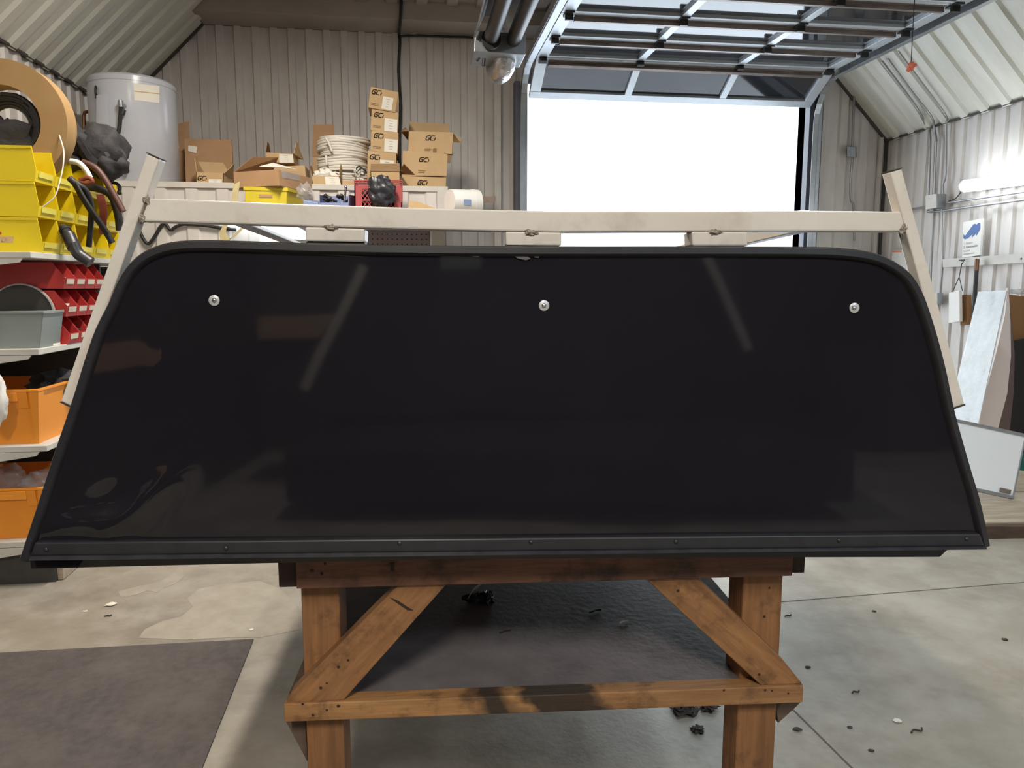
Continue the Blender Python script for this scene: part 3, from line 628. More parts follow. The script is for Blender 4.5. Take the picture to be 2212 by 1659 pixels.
for x, y, r, o in ((693, 1486, 3.5, 0), (706, 1476, 2.5, 0), (731, 1441, 3.5, 0), (752, 1426, 3, 0), (731, 1525, 4, -.006), (706, 1534, 3, -.006), (654, 1521, 3, -.006), (676, 1545, 3, -.006), (1465, 1276, 3.5, 0), (1640, 1457, 3.5, 0), (1564, 1491, 3, -.006), (1653, 1491, 3, -.006), (1668, 1492, 2.5, -.006), (1703, 1498, 2.5, -.006), (1651, 1332, 3.5, .033), (1662, 1270, 2.5, .033), (674, 1233, 4, -.009), (695, 1240, 3.5, -.009), (702, 1218, 3, -.009)):
    O('knot', dome(bq(x, y, o), r * .00088, .0006, 10), 'knot', bn)
O('hook_slot', M().prism([bq(*p, -.009) for p in ((843, 1216), (852, 1216), (851, 1234), (844, 1234))], DD * .0015), 'knot', bn)
O('split', M().prism([bq(*p, -.0002) for p in ((842, 1291), (860, 1298), (878, 1310), (893, 1319), (880, 1318), (858, 1303))], DD * .001), 'knot', bn)
# torn plastic scrap on the lower shelf
def bsh(x, y): return WZ(x, y, zr1 - .003)
ps = T('plastic_scrap', 'crumpled silvery plastic scrap with dark tape on the bench shelf', 'scrap', bsh(1035, 1305))
s0 = bsh(1035, 1300)
O('foil_strip', M().ribbon(cr([s0 + V(p) for p in ((-.03, -.005, .012), (-.015, .01, .028), (.005, .025, .036), (.02, .035, .05), (.03, .03, .045))], 4), (.2, -.6, .7), .022, .002), 'white_plastic', ps, smooth=60)
O('dark_tape', M().blob(s0 + V((-.002, .0, .012)), (.03, .014, .012), 4, .5).blob(s0 + V((.022, -.004, .012)), (.012, .02, .014), 9, .5), 'bag_black', ps, smooth=60)

# ---------------------------------------------------------------- shelving along the left wall
SXF, SXB, SY0, SY1 = -1.69, -2.38, 3.65, 5.2
sh = T('shelving', 'white edged steel shelving unit along the left wall', 'shelving', ((SXF + SXB) / 2, (SY0 + SY1) / 2, 0))
for z in (1.572, 1.132, .68, .222):
    s = O('shelf', M().box((SXB, SY0, z - .028), (SXF, SY1, z)), 'shelf_paint', sh, bevel=.003)
    O('end_plate', M().prism([(SXB, SY0 - .004, z - .03), (SXF - .035, SY0 - .004, z - .03), (SXF - .05, SY0 - .004, z - .048), (SXB, SY0 - .004, z - .135)], (0, .01, 0)), 'shelf_paint', s)
O('back_panel', M().box((SXB - .02, SY0 + .02, .2), (SXB - .002, SY1, 1.57)), 'shelf_dark', sh)
for y in (SY0 + .03, 4.4, SY1 - .05): O('upright', M().box((SXB + .002, y, 0), (SXB + .045, y + .045, 1.54)), 'shelf_dark', sh)
for y in (4.55, SY1 - .02): O('divider', M().box((SXB + .05, y, .225), (SXF - .06, y + .015, 1.54)), 'shelf_dark', sh)
O('plinth', M().box((SXB, SY0 + .04, 0), (SXF - .03, SY1, .19)), 'shelf_dark', sh)
O('plinth_skid', M().box((SXF - .028, SY0 + .06, .004), (SXF - .004, SY1, .15)), 'wood_pale', sh)
ORD = ['first', 'second', 'third', 'fourth', 'fifth', 'sixth']
def hopper(name, w_, d, h, lip, fwd, material, stripm, label, cat, group, loc, tl=.004, rim=.012):
    t = T(name, label, cat, loc, group)
    m = M(); side = [(-d, 0), (-.012, 0), (0, lip), (-fwd, h), (-d, h)]
    for y0, y1 in ((0, tl), (w_ - tl, w_)): m.prism([(x, y0, z) for x, z in side], (0, y1 - y0, 0))
    m.box((-d, tl, 0), (-.012, w_ - tl, tl)).box((-d, tl, tl), (-d + tl, w_ - tl, h))
    m.hexa([(-.012, tl, 0), (-.012, w_ - tl, 0), (-.012 - tl, w_ - tl, tl), (-.012 - tl, tl, tl)], [(0, tl, lip), (0, w_ - tl, lip), (-tl, w_ - tl, lip), (-tl, tl, lip)])
    O('bin_body', m, material, t, local=True)
    r = M().box((-d, -rim * .3, h - rim), (-fwd, 0, h)).box((-d, w_, h - rim), (-fwd, w_ + rim * .3, h))
    O('rim', r, material, t, local=True)
    O('label_strip', M().hexa([(-.006 + .002, w_ * .14, lip * .45), (-.006 + .002, w_ * .86, lip * .45), (.0005, w_ * .86, lip * .92), (.0005, w_ * .14, lip * .92)], [(-.006 + .004, w_ * .14, lip * .45), (-.006 + .004, w_ * .86, lip * .45), (.0025, w_ * .86, lip * .92), (.0025, w_ * .14, lip * .92)]), stripm, t, local=True)
    return t
proto = None
for row, z in enumerate((1.583, 1.745, 1.905)):
    for k in range(5):
        lab = 'yellow hopper bin, %s row of the yellow bins, %s from the camera end' % (['bottom', 'middle', 'top'][row], ORD[k])
        loc = (SXF + .0, 3.765 + k * .195, z - .009)
        if proto is None: proto = hopper('yellow_bin', .190, .46, .158, .050, .013, 'yellow', 'tag_strip', lab, 'bin', 'yellow bins on the left shelving', loc)
        else: o = dup(proto, None, loc); o['label'] = lab
first_y = bpy.data.objects['yellow_bin']
m = M(); text_mesh(m, 'ER', WY(2, 523, 3.7645 - .0005), (1, 0, 0), (0, 0, 1), .018, .2)
mk = O('brand_strip', M().hexa([WY(0, 511, 3.765), WY(30, 511, 3.765), WY(28, 524, 3.765), WY(0, 524, 3.765)], [WY(0, 511, 3.764), WY(30, 511, 3.764), WY(28, 524, 3.764), WY(0, 524, 3.764)]), 'cardboard', first_y)
O('brand_lettering', m, 'paper_ink', first_y)
O('brand_mark', M().prism([WY(*p, 3.764) for p in ((0, 500), (3, 502), (3, 506), (0, 507))], (0, -.0005, 0)), 'red', first_y)
proto = None
for row, z in enumerate((1.133, 1.268, 1.405)):
    for k in range(4):
        lab = 'red hopper bin, %s row of the red bins, %s from the camera end' % (['bottom', 'middle', 'top'][row], ORD[k])
        loc = (SXF - .005 + .02, 3.935 + k * .122, z)
        if proto is None: proto = hopper('red_bin', .116, .48, .128, .052, .055, 'red', 'tag_white', lab, 'bin', 'red bins on the left shelving', loc, .003, .008)
        else: o = dup(proto, None, loc); o['label'] = lab
# contents showing over the lips of the red bins
for i, (k, row) in enumerate(((0, 2), (1, 2), (0, 1), (2, 1), (1, 0), (2, 0))):
    z = (1.133, 1.268, 1.405)[row]; y = 3.935 + k * .122
    tag(O('parts_packet', M().blob((SXF - .06, y + .058, z + .045), (.05, .045, .028), i + 3, .25), 'paper' if i not in (3, 4) else 'fabric_black', smooth=60),
        '%s packet showing in the red bin, %s row, %s from the camera end' % ('white' if i not in (3, 4) else 'dark', ['bottom', 'middle', 'top'][row], ORD[k]), 'packet', 'packets in the red bins')
# orange totes
def tote(name, lab, x1, y0, z0, h, w_, L_):
    t = T(name, lab, 'tote', (x1 - w_ / 2, y0 + L_ / 2, z0), 'orange totes on the left shelving')
    x0 = x1 - w_; y1 = y0 + L_; k = .025; e = .006; m = M()
    b = [(x0 + k, y0 + k), (x1 - k, y0 + k), (x1 - k, y1 - k), (x0 + k, y1 - k)]; tp = [(x0, y0), (x1, y0), (x1, y1), (x0, y1)]
    for i in range(4):
        j = (i + 1) % 4; c = V(((x0 + x1) / 2, (y0 + y1) / 2, 0)); q = [V((*b[i], z0)), V((*b[j], z0)), V((*tp[j], z0 + h)), V((*tp[i], z0 + h))]
        inn_ = [p + (V((c.x, c.y, p.z)) - p).normalized() * e * 1.6 for p in q]; m.hexa(q, inn_)
    m.box((x0 + k, y0 + k, z0), (x1 - k, y1 - k, z0 + e)); O('tote_body', m, 'orange', t)
    rm = M().box((x0 - .008, y0 - .008, z0 + h - .012), (x1 + .008, y0 + .004, z0 + h)).box((x0 - .008, y1 - .004, z0 + h - .012), (x1 + .008, y1 + .008, z0 + h)).box((x0 - .008, y0 + .004, z0 + h - .012), (x0 + .004, y1 - .004, z0 + h)).box((x1 - .004, y0 + .004, z0 + h - .012), (x1 + .008, y1 - .004, z0 + h))
    O('rim', rm, 'orange', t, bevel=.002)
    O('handle_panel', M().box((x1 - .33, y0 - .012, z0 + h - .055), (x1 - .085, y0 - .001, z0 + h - .013)), 'orange', t, bevel=.003)
    O('rib', M().hexa([(x1 - .085, y0 + .004, z0 + h - .09), (x1 - .045, y0 + .004, z0 + h - .09), (x1 - .045, y0 + .012, z0 + h - .09), (x1 - .085, y0 + .012, z0 + h - .09)], [(x1 - .085, y0 - .011, z0 + h - .013), (x1 - .045, y0 - .011, z0 + h - .013), (x1 - .045, y0 + .004, z0 + h - .013), (x1 - .085, y0 + .004, z0 + h - .013)]), 'orange', t)
    O('corner_post', M().hexa([(x1 - .035, y0 + k - .004, z0), (x1 - k + .004, y0 + k - .004, z0), (x1 - k + .004, y0 + .06, z0), (x1 - .035, y0 + .06, z0)], [(x1 - .035, y0 - .006, z0 + h - .013), (x1 + .006, y0 - .006, z0 + h - .013), (x1 + .006, y0 + .05, z0 + h - .013), (x1 - .035, y0 + .05, z0 + h - .013)]), 'orange', t)
    return t
tote('orange_tote', 'orange plastic tote on the shelf under the red bins', -1.725, 3.68, .6805, .262, .46, .55)
tote('orange_tote', 'orange plastic tote on the lowest shelf holding clear bags', -1.725, 3.68, .2225, .252, .46, .55)
for i, (x, y, z, r, mt, lab) in enumerate(((-1.83, 3.85, .445, .07, 'plastic_clear', 'clear plastic bag in the lower orange tote near its corner'), (-1.99, 3.86, .46, .09, 'plastic_clear', 'clear plastic bag in the lower orange tote at its left'), (-1.80, 4.05, .9, .10, 'fabric_black', 'dark scrap heap filling the upper orange tote'))):
    tag(O('parts_bag', M().blob((x, y, z), (r * 1.15, r * 1.2, r * .85), i + 21, .22, 2.4, 26, 16), mt, smooth=50), lab, 'bag')
tag(O('hanging_bag', M().blob(WY(-14, 862, 3.55), (.055, .03, .115), 31, .14, 2.0, 24, 16), 'white_plastic', smooth=60), 'crumpled pale plastic bag at the left edge by the upper orange tote', 'bag')
# grey waste bin, dark round lid and white carton in front of the red bins
y = 3.70
f = [WY(-60, 676, y), WY(92, 673, y), WY(84, 754, y), WY(-52, 757, y)]; f[2].z = f[3].z = 1.1325
gb = T('grey_bin', 'grey plastic bin on the shelf in front of the red bins', 'bin', (f[0].x, y, 1.132))
bk = [p + V((0, .20, 0)) for p in f]
m = M().slab([f[3], f[2], f[1], f[0]], .004)
m.slab([bk[0], bk[1], bk[2], bk[3]], .004).slab([f[2], bk[2], bk[1], f[1]], .004).slab([f[0], bk[0], bk[3], f[3]], .004).slab([f[2], f[3], bk[3], bk[2]], .003)
O('bin_body', m, 'grey_plastic', gb)
O('rim', M().box((f[0].x, y - .008, f[0].z - .006), (f[1].x + .008, y + .0, f[0].z + .008)).box((f[1].x, y, f[0].z - .006), (f[1].x + .008, y + .2, f[0].z + .008)), 'grey_plastic', gb, bevel=.002)
dc = WY(52, 693, 3.925); dr_ = .148
rl = T('round_lid', 'dark round lid with pale rim leaning behind the grey bin', 'lid', (dc.x, 3.925, 1.132)); dc.z = 1.134 + dr_
mx = Matrix.Translation(dc) @ Matrix.Rotation(math.radians(90), 4, 'X')
O('lid_disc', M().lathe([(.0001, .0), (dr_ - .006, 0), (dr_ - .006, .012), (.0001, .012)], 40, mx, cap=False), 'disc_dark', rl, smooth=40)
O('lid_rim', M().lathe([(dr_ - .006, -.002), (dr_, -.002), (dr_, .016), (dr_ - .006, .016), (dr_ - .006, -.002)], 40, mx, cap=False), 'disc_rim', rl, smooth=40)
c0 = WY(92, 716, 3.90)
cb = T('white_carton', 'small white carton beside the lid on the red bin shelf', 'carton', (c0.x, 3.85, 1.132))
O('carton_body', M().box((c0.x - .06, 3.83, 1.1325), (c0.x + .075, 3.905, 1.225)), 'paper', cb, bevel=.002)
O('carton_flap', M().box((c0.x - .058, 3.83, 1.2255), (c0.x + .073, 3.905, 1.229)), 'paper', cb)
# cardboard cable reel standing in the top bins
rc = WY(16, 303, 3.99); rc.z = 2.197; RO, RI = .288, .168
re_ = T('cable_reel', 'large cardboard cable reel standing in the top yellow bins', 'reel', (rc.x, 3.99, rc.z - RO))
mx = Matrix.Translation(rc + V((0, .075, 0))) @ Matrix.Rotation(math.radians(90), 4, 'X')
O('flange', M().lathe([(RI, .10), (RO, .10), (RO, .104), (RI, .104), (RI, .10)], 64, mx, cap=False), 'cardboard_reel', re_, smooth=30)
O('outer_band', M().lathe([(RO - .004, 0), (RO, 0), (RO, .10), (RO - .004, .10), (RO - .004, 0)], 64, mx, cap=False), 'cardboard_reel', re_, smooth=30)
O('inner_core', M().lathe([(RI, 0), (RI + .004, 0), (RI + .004, .10), (RI, .10), (RI, 0)], 64, mx, cap=False), 'cardboard_reel', re_, smooth=30)
for i in range(5):
    a0 = random.uniform(0, 6.28); pts = [rc + V((math.cos(a0 + k * .5) * (RI - .03 - i * .012), .03 + .006 * i, math.sin(a0 + k * .5) * (RI - .03 - i * .012))) for k in range(13)]
    O('cable_turn', M().tube(cr(pts, 2), .012, 6), 'cable', re_, smooth=60)
tag(O('cable_heap', M().blob(rc + V((-.05, .035, -.07)), (.17, .036, .10), 8, .3), 'fabric_black', smooth=60), 'tangle of dark cable seen through the hole of the reel', 'cable')
tag(O('thin_wire', M().tube(cr([WY(128, 292, 3.959), WY(134, 310, 3.90), WY(138, 330, 3.82), WY(136, 360, 3.80), WY(129, 392, 3.78), WY(118, 425, 3.76), WY(92, 447, 3.74)], 4), .0028, 6), 'white_coil', smooth=60), 'thin pale wire drooping from the reel over the yellow bins', 'wire')
# black fabric bundle on top of the bins
bb = T('fabric_bundle', 'bundled black fabric bag heaped on top of the yellow bins', 'bag', WY(210, 372, 4.42))
B_ = lambda x, y, Y=4.42: WY(x, y, Y)
O('bag_lump', M().blob(B_(176, 318), (.11, .12, .10), 2, .16, 1.8, 26, 16).blob(B_(215, 325), (.14, .12, .13), 5, .16, 1.8, 26, 16).blob(B_(233, 352), (.10, .11, .09), 11, .14, 1.8, 26, 16).blob(B_(165, 350), (.12, .12, .09), 14, .14, 1.8, 26, 16), 'fabric_black', bb, smooth=70)
O('carry_handle', M().tube(cr([B_(145, 280), B_(143, 260), B_(152, 254), B_(160, 265), B_(172, 285)], 4), .016, 8), 'fabric_black', bb, smooth=60)
O('bag_strap', M().ribbon(cr([B_(168, 300, 4.28), B_(180, 318, 4.28), B_(195, 340, 4.27), B_(210, 352, 4.27)], 4), (.4, 0, 1), .035, .006), 'fabric_black', bb)
O('strap_end', M().ribbon(cr([B_(255, 322, 4.3), B_(264, 326, 4.3), B_(272, 338, 4.3)], 4), (0, .3, 1), .018, .005), 'fabric_black', bb)
def hose(name, lab, pts, r, material, n_=10, k=4): return tag(O(name, M().tube(cr([WY(*p) for p in pts], k), r, n_), material, smooth=60), lab, 'hose', 'hoses draped over the yellow bins')
hose('hose', 'thick black rubber hose draped over the bins ending at the bottom row', [(150, 385, 4.0), (163, 398, 4.0), (178, 425, 4.02), (200, 460, 4.05), (222, 490, 4.08), (243, 525, 4.1)], .016, 'rubber')
hose('hose', 'thin black hose beside the thick rubber hose on the bins', [(165, 395, 3.99), (175, 415, 3.99), (195, 448, 4.0), (215, 478, 4.02), (233, 505, 4.05)], .009, 'rubber')
hose('hose', 'black strap hose hanging furthest right over the bins', [(178, 404, 4.3), (205, 406, 4.3), (236, 418, 4.3), (248, 440, 4.3), (256, 470, 4.3), (259, 498, 4.3)], .020, 'rubber')
hose('hose', 'dark brown hose arcing right from under the black bundle', [(178, 350, 4.25), (205, 362, 4.25), (225, 385, 4.25), (243, 415, 4.25), (266, 457, 4.25)], .017, 'hose_brown')
hose('hose', 'black hose hanging straight down before the third bin column', [(150, 386, 4.0), (168, 398, 4.0), (186, 412, 4.02), (197, 442, 4.05), (196, 480, 4.08), (192, 533, 4.1)], .014, 'rubber')
tag(O('strap', M().ribbon(cr([WY(*p) for p in ((216, 420, 4.36), (224, 455, 4.36), (222, 480, 4.36), (222, 506, 4.36))], 4), (1, 0, 0), .04, .004), 'belt_red'), 'rust red webbing strap hanging over the yellow bins', 'strap')
tag(O('strap_loop', M().tube(cr([WY(*p) for p in ((172, 390, 4.1), (190, 384, 4.1), (200, 392, 4.1), (186, 396, 4.1), (172, 392, 4.1))], 4), .011, 8), 'belt_red', smooth=60), 'rust red loop of strap lying on the bin top', 'strap')
tag(O('white_hose', M().tube(cr([WY(*p) for p in ((150, 348, 4.15), (170, 352, 4.15), (186, 368, 4.15), (195, 385, 4.15))], 4), .014, 8), 'white_coil', smooth=60), 'short white tubing arc under the black bundle', 'hose')
hose('hose', 'thin dark cable loop hanging at the far right end of the bins', [(232, 395, 4.45), (250, 396, 4.45), (259, 405, 4.45), (256, 417, 4.45), (262, 417, 4.45)], .009, 'cable')
pt = T('pipe_fitting', 'black plastic pipe fitting poking out of a bottom row bin', 'pipe', WY(165, 540, 3.93))
O('pipe_neck', M().cyl(WY(137, 492, 3.96), WY(147, 507, 3.93), .022, 14).cyl(WY(147, 507, 3.93), WY(160, 535, 3.9), .031, 14), 'bag_black', pt, smooth=40)
O('pipe_bend', M().tube(cr([WY(158, 525, 3.9), WY(167, 545, 3.9), WY(178, 555, 3.9), WY(196, 567, 3.9)], 4), .028, 12), 'bag_black', pt, smooth=40)
O('pipe_collar', M().cyl(WY(139, 496, 3.955), WY(143, 501, 3.945), .027, 14), 'rubber', pt, smooth=40)

# ---------------------------------------------------------------- storage loft beside the door, workspace below it
LY = 5.6; LZ = 2.135; LX1 = WY(967, 405, LY).x; NKX = WY(536, 500, LY).x
lo = T('storage_loft', 'white ribbed storage loft platform along the back wall', 'loft', ((XL + LX1) / 2, LY + .8, 0))
O('platform', M().box((XL + .02, LY + .012, LZ - .06), (LX1 - .01, YB - .03, LZ)), 'wood_pale', lo)
O('fascia_sheet', corr(M(), (XL + .02, LY, 0), (1, 0, 0), LX1 - XL - .1, (0, 0, 1), lambda s: 0 if XL + s < NKX else 1.90, K(LZ - .03), (0, -1, 0), pitch=.21, dep=.014), 'siding', lo)
O('top_flashing', M().box((XL + .02, LY - .022, LZ - .035), (LX1 - .075, LY + .012, LZ + .004)), 'trim_white', lo, bevel=.003)
O('corner_flashing', M().box((LX1 - .08, LY - .02, 1.86), (LX1, LY + .012, LZ + .004)), 'trim_white', lo)
O('end_post', M().box((LX1 - .12, LY + .03, 0), (LX1 - .03, LY + .12, LZ - .06)), 'trim_white', lo)
O('nook_side', M().box((NKX - .02, LY + .015, 0), (NKX, YB - .03, LZ - .06)), 'trim_white', lo)
O('ledge', M().box((WY(500, 470, 5.1).x, 5.0, 1.862), (WY(1042, 470, 5.1).x, LY - .023, 1.885)), 'wood_pale', lo)
O('lower_ceiling', M().box((NKX, LY + .012, 1.93), (LX1 - .01, YB - .03, 1.94)), 'trim_white', lo)
pg0, pg1 = WY(787, 510, YB - .1), WY(929, 510, YB - .1)
pgb = T('pegboard', 'brown perforated pegboard glimpsed through the rack over the canopy', 'pegboard', (pg0.x, YB - .1, 1.2))
zp = WY(860, 499, YB - .1).z
O('board', M().box((pg0.x, YB - .1, 1.1), (pg1.x, YB - .09, zp)), 'pegboard', pgb)
m = M(); n_ = int((pg1.x - pg0.x) / .045)
for i in range(n_):
    for j in range(12):
        c_ = V((pg0.x + .03 + i * .045, YB - .1005, zp - .03 - j * .045)); m.add([c_ + V((.007 * math.cos(a), 0, .007 * math.sin(a))) for a in [k * math.pi / 3 for k in range(6)]], [(0, 1, 2, 3, 4, 5)])
hs = O('peg_holes', m, 'peg_hole', pgb); hs['kind'] = 'stuff'
O('side_batten', M().box((pg1.x, YB - .12, 1.1), (pg1.x + .05, YB - .085, zp + .05)), 'trim_white', pgb)
# light panel under the loft
lz = 1.83; q0, q1 = WZ(623, 489, lz), WZ(668, 513, lz)
lp = T('loft_lamp', 'glowing white light panel under the loft seen past the left rack rail', 'lamp', (q0.x - .2, (q0.y + 6.9) / 2, lz))
O('diffuser', M().box((q0.x - .42, q0.y - .1, lz), (q0.x, q0.y + 1.5, lz + .02)), 'lamp_panel', lp)
O('housing', M().box((q0.x - .44, q0.y - .12, lz + .021), (q0.x + .02, q0.y + 1.52, lz + .06)), 'trim_white', lp)
for s in (.3, 1.1): O('hanger', M().cyl((q0.x - .2, max(q0.y, LY) + s, lz + .06), (q0.x - .2, max(q0.y, LY) + s, 1.931), .004, 6), 'steel', lp)
run('cable', 'black cable sagging along the ribbed wall below the left of the crossbar', [WY(*p, LY - .03) for p in ((302, 500), (312, 520), (322, 526), (336, 508), (345, 492), (356, 482), (368, 497), (380, 490), (400, 484), (440, 487), (480, 493), (510, 496))], .012, 'cable', cat='cable')
tag(O('ratchet_strap', M().ribbon(cr([WY(*p, 4.95) for p in ((512, 395), (508, 420), (503, 450), (492, 478), (482, 498), (484, 513), (495, 518), (508, 508), (522, 494), (535, 480))], 4), (1, .0, .5), .045, .003), 'strap_yellow'), 'dirty yellow webbing strap looping down beside the crossbar', 'strap')

# ---------------------------------------------------------------- water heater on the loft
wc = WY(295, 398, 5.96); wx, wy_, wr_ = wc.x + .012, 5.96, .292; wh = WY(295, 178, 5.96).z - LZ
hw = T('water_heater', 'squat grey electric water heater standing on the loft', 'water heater', (wx, wy_, LZ))
mx = Matrix.Translation((wx, wy_, LZ))
O('tank', M().lathe([(wr_ - .01, .0), (wr_, .012), (wr_, wh - .05)], 56, mx), 'tank', hw, smooth=40)
O('top_cap', M().lathe([(wr_ + .003, wh - .052), (wr_ + .003, wh - .02), (wr_ - .012, wh - .004), (wr_ - .03, wh), (.001, wh + .006)], 56, mx), 'tank', hw, smooth=40)
def on_tank(x, y, o=.0):                    # pixel on the tank's skin
    d = ray(x, y); a_ = d.x ** 2 + d.y ** 2; b_ = -2 * (d.x * wx + d.y * wy_); c_ = wx * wx + wy_ * wy_ - (wr_ + o) ** 2
    t = (-b_ - math.sqrt(max(0, b_ * b_ - 4 * a_ * c_))) / (2 * a_); return CAM + d * t
def patch(name, q, th, material, nx=6):     # curved plate on the tank
    m = M(); L2 = lambda a, b, t: (a[0] + (b[0] - a[0]) * t, a[1] + (b[1] - a[1]) * t)
    for i in range(nx):
        a, b = i / nx, (i + 1) / nx; pts = [L2(q[0], q[1], a), L2(q[0], q[1], b), L2(q[3], q[2], b), L2(q[3], q[2], a)]
        P1 = [on_tank(*p, .0) for p in pts]; nn = [(V((p.x, p.y, 0)) - V((wx, wy_, 0))).normalized() for p in P1]
        m.hexa([p + n_ * .0008 for p, n_ in zip(P1, nn)], [p + n_ * (.0008 + th) for p, n_ in zip(P1, nn)])
    return O(name, m, material, hw)
patch('rating_label', ((289, 180), (344, 186), (344, 223), (290, 216)), .001, 'paper')
patch('label_stripe', ((290, 196), (344, 202), (344, 204), (290, 198)), .0016, 'cardboard')
patch('access_cover', ((214, 208), (235, 203), (235, 272), (214, 278)), .022, 'tank', 3)
patch('access_cover', ((224, 290), (236, 287), (236, 303), (224, 306)), .022, 'tank', 3)
patch('data_plate', ((249, 328), (270, 326), (270, 357), (249, 358)), .001, 'paper', 3)
v0 = on_tank(267, 229)
O('relief_valve', M().cyl(v0, v0 + V((.0, -.06, 0)), .02, 12).cyl(v0 + V((0, -.05, -.02)), v0 + V((0, -.05, .025)), .018, 12), 'steel', hw, smooth=40)
O('discharge_pipe', M().tube([v0 + V((0, -.05, -.02)), on_tank(258, 275, .03), on_tank(247, 325, .03)], .014, 10), 'steel_dark', hw, smooth=40)
O('pipe_nut', M().cyl(on_tank(266, 236, .035), on_tank(263, 247, .035), .02, 10), 'steel_dark', hw, smooth=30)
v1 = on_tank(274, 369)
O('drain_valve', M().cyl(v1, v1 + V((0, -.05, 0)), .018, 12).cyl(v1 + V((0, -.045, -.005)), v1 + V((.02, -.05, -.01)), .014, 12), 'rubber', hw, smooth=40)
O('supply_cable', M().tube(cr([WY(228, 168, wy_), WY(212, 172, wy_ - .1), on_tank(207, 190, .01), on_tank(208, 212, .01)], 4), .009, 6), 'cable', hw, smooth=60)
O('inlet_pipe', M().tube([WY(181, 290, wy_ - .05), WY(181, 250, wy_ - .05), WY(183, 243, wy_ - .05), WY(190, 241, wy_ - .05), WY(214, 243, wy_ - .05)], .012, 8), 'copper', hw, smooth=40)

# ---------------------------------------------------------------- cartons and clutter on the loft
GL = ([(.36, .42), (.10, .42), (.0, .32), (.0, .1), (.07, .0), (.30, .0), (.33, .2), (.17, .2)], [(.80, .42), (.54, .42), (.45, .32), (.45, .1), (.52, .0), (.76, .0)], [(.90, .0), (.90, .25)])
def bil(q, s, t):                           # point at s across and t up a quad tl, tr, br, bl
    a, b = q[0].lerp(q[1], s), q[3].lerp(q[2], s); return b.lerp(a, t)
def gci(q, s0, t0, wd, off):                # the maker's mark: angular slanted G C i
    m = M(); asp = (q[1] - q[0]).length / max(1e-6, (q[0] - q[3]).length)
    f = lambda x, y: bil(q, s0 + (x + .28 * y) * wd, t0 + y * wd * asp) + off
    th = .05
    for st in GL:
        for (x0, y0), (x1, y1) in zip(st, st[1:]):
            d = V((x1 - x0, y1 - y0)); d = d.normalized(); nx, ny = -d.y * th, d.x * th; ex, ey = d.x * th * .7, d.y * th * .7
            m.add([f(x0 - nx - ex, y0 - ny - ey), f(x1 - nx + ex, y1 - ny + ey), f(x1 + nx + ex, y1 + ny + ey), f(x0 + nx - ex, y0 + ny - ey)], [(0, 1, 2, 3)])
    return m
def rect(q, s0, s1, t0, t1, off, th=.0008):
    p = [bil(q, s0, t1), bil(q, s1, t1), bil(q, s1, t0), bil(q, s0, t0)]; n_ = off.normalized()
    return M().hexa([x + off for x in p], [x + off + n_ * th for x in p])
GRP = 'marked cartons on the loft'
def carton(label, px, Y, dep, material='cardboard', closed=True, logo=None, sticker=None, lines=None, qr=None, skew=0.0, group=GRP, rest=None, bev=.004):
    """px: tl, tr, br, bl pixels of the front face standing at depth Y"""
    q = [WY(*p, Y + skew * (p[0] - px[0][0]) / 100) for p in px]
    if rest is not None:
        dz = rest - min(q[2].z, q[3].z); q = [p + V((0, 0, dz)) for p in q]
    t = T('carton', label, 'carton', (q[3] + q[2]) / 2, group)
    n_ = (q[1] - q[0]).cross(q[3] - q[0]).normalized(); n_ = n_ if n_.y < 0 else -n_
    back = [p - n_ * dep for p in q]; off = n_ * .0012
    if closed: O('carton_body', M().hexa(q, back), material, t, bevel=bev)
    else:
        m = M(); e = .004; c_ = sum((q + back), V((0, 0, 0))) / 8
        for a, b, bb_, aa in ((q[3], q[2], q[1], q[0]), (q[2], back[2], back[1], q[1]), (back[2], back[3], back[0], back[1]), (back[3], q[3], q[0], back[0]), (q[3], q[2], back[2], back[3])):
            f_ = (a + b + bb_ + aa) / 4; nn = (b - a).cross(aa - a).normalized(); nn = nn if nn.dot(c_ - f_) > 0 else -nn
            m.hexa([a, b, bb_, aa], [p + nn * e for p in (a, b, bb_, aa)])
        O('carton_body', m, material, t)
    if logo: O('printed_mark', gci(q, *logo, off), 'ink', t)
    if sticker: st = O('sticker', rect(q, *sticker, off), 'paper', t)
    if sticker:
        s0, s1, t0, t1 = sticker
        for k, ww in enumerate((.5, .3, .5, .35)):
            tt = t0 + (t1 - t0) * (.82 - .2 * k); O('sticker_print', rect(q, (s0 + s1) / 2 - (s1 - s0) * ww / 3, (s0 + s1) / 2 + (s1 - s0) * ww / 3, tt - .012, tt + .012, off + n_ * .001, .0003), 'paper_ink', t)
    if lines:
        for s0, s1, t0 in lines: O('printed_line', rect(q, s0, s1, t0, t0 + .03, off, .0003), 'ink_soft', t)
    t['q'] = 0; del t['q']
    return t, q, back, n_
def flap(t, a, b, c, d, material='cardboard'): return O('flap', M().slab([a, b, c, d], .004), material, t)
LI = [(.08, .38, .22), (.08, .36, .15)]
SK = lambda n: 'small marked carton in the tall stack, %s' % n
zt5 = LZ + .005
carton(SK('tilted one on its very top'), ((801, 187), (861, 199), (854, 243), (795, 232)), 5.85, .30, logo=(.06, .68, .36), sticker=(.48, .86, .06, .66), lines=LI)
carton(SK('second from its top'), ((803, 235), (860, 243), (859, 289), (800, 281)), 5.86, .30, logo=(.1, .66, .36), sticker=(.50, .98, .06, .66), lines=LI)
carton(SK('third from its top'), ((802, 281), (861, 287), (859, 333), (800, 326)), 5.86, .30, logo=(.1, .66, .36), sticker=(.50, .98, .06, .66), lines=LI)
carton(SK('partly hidden fourth from its top'), ((794, 325), (856, 332), (856, 388), (793, 388)), 5.86, .30, logo=(.08, .72, .36), sticker=(.44, .92, .3, .72), lines=LI)
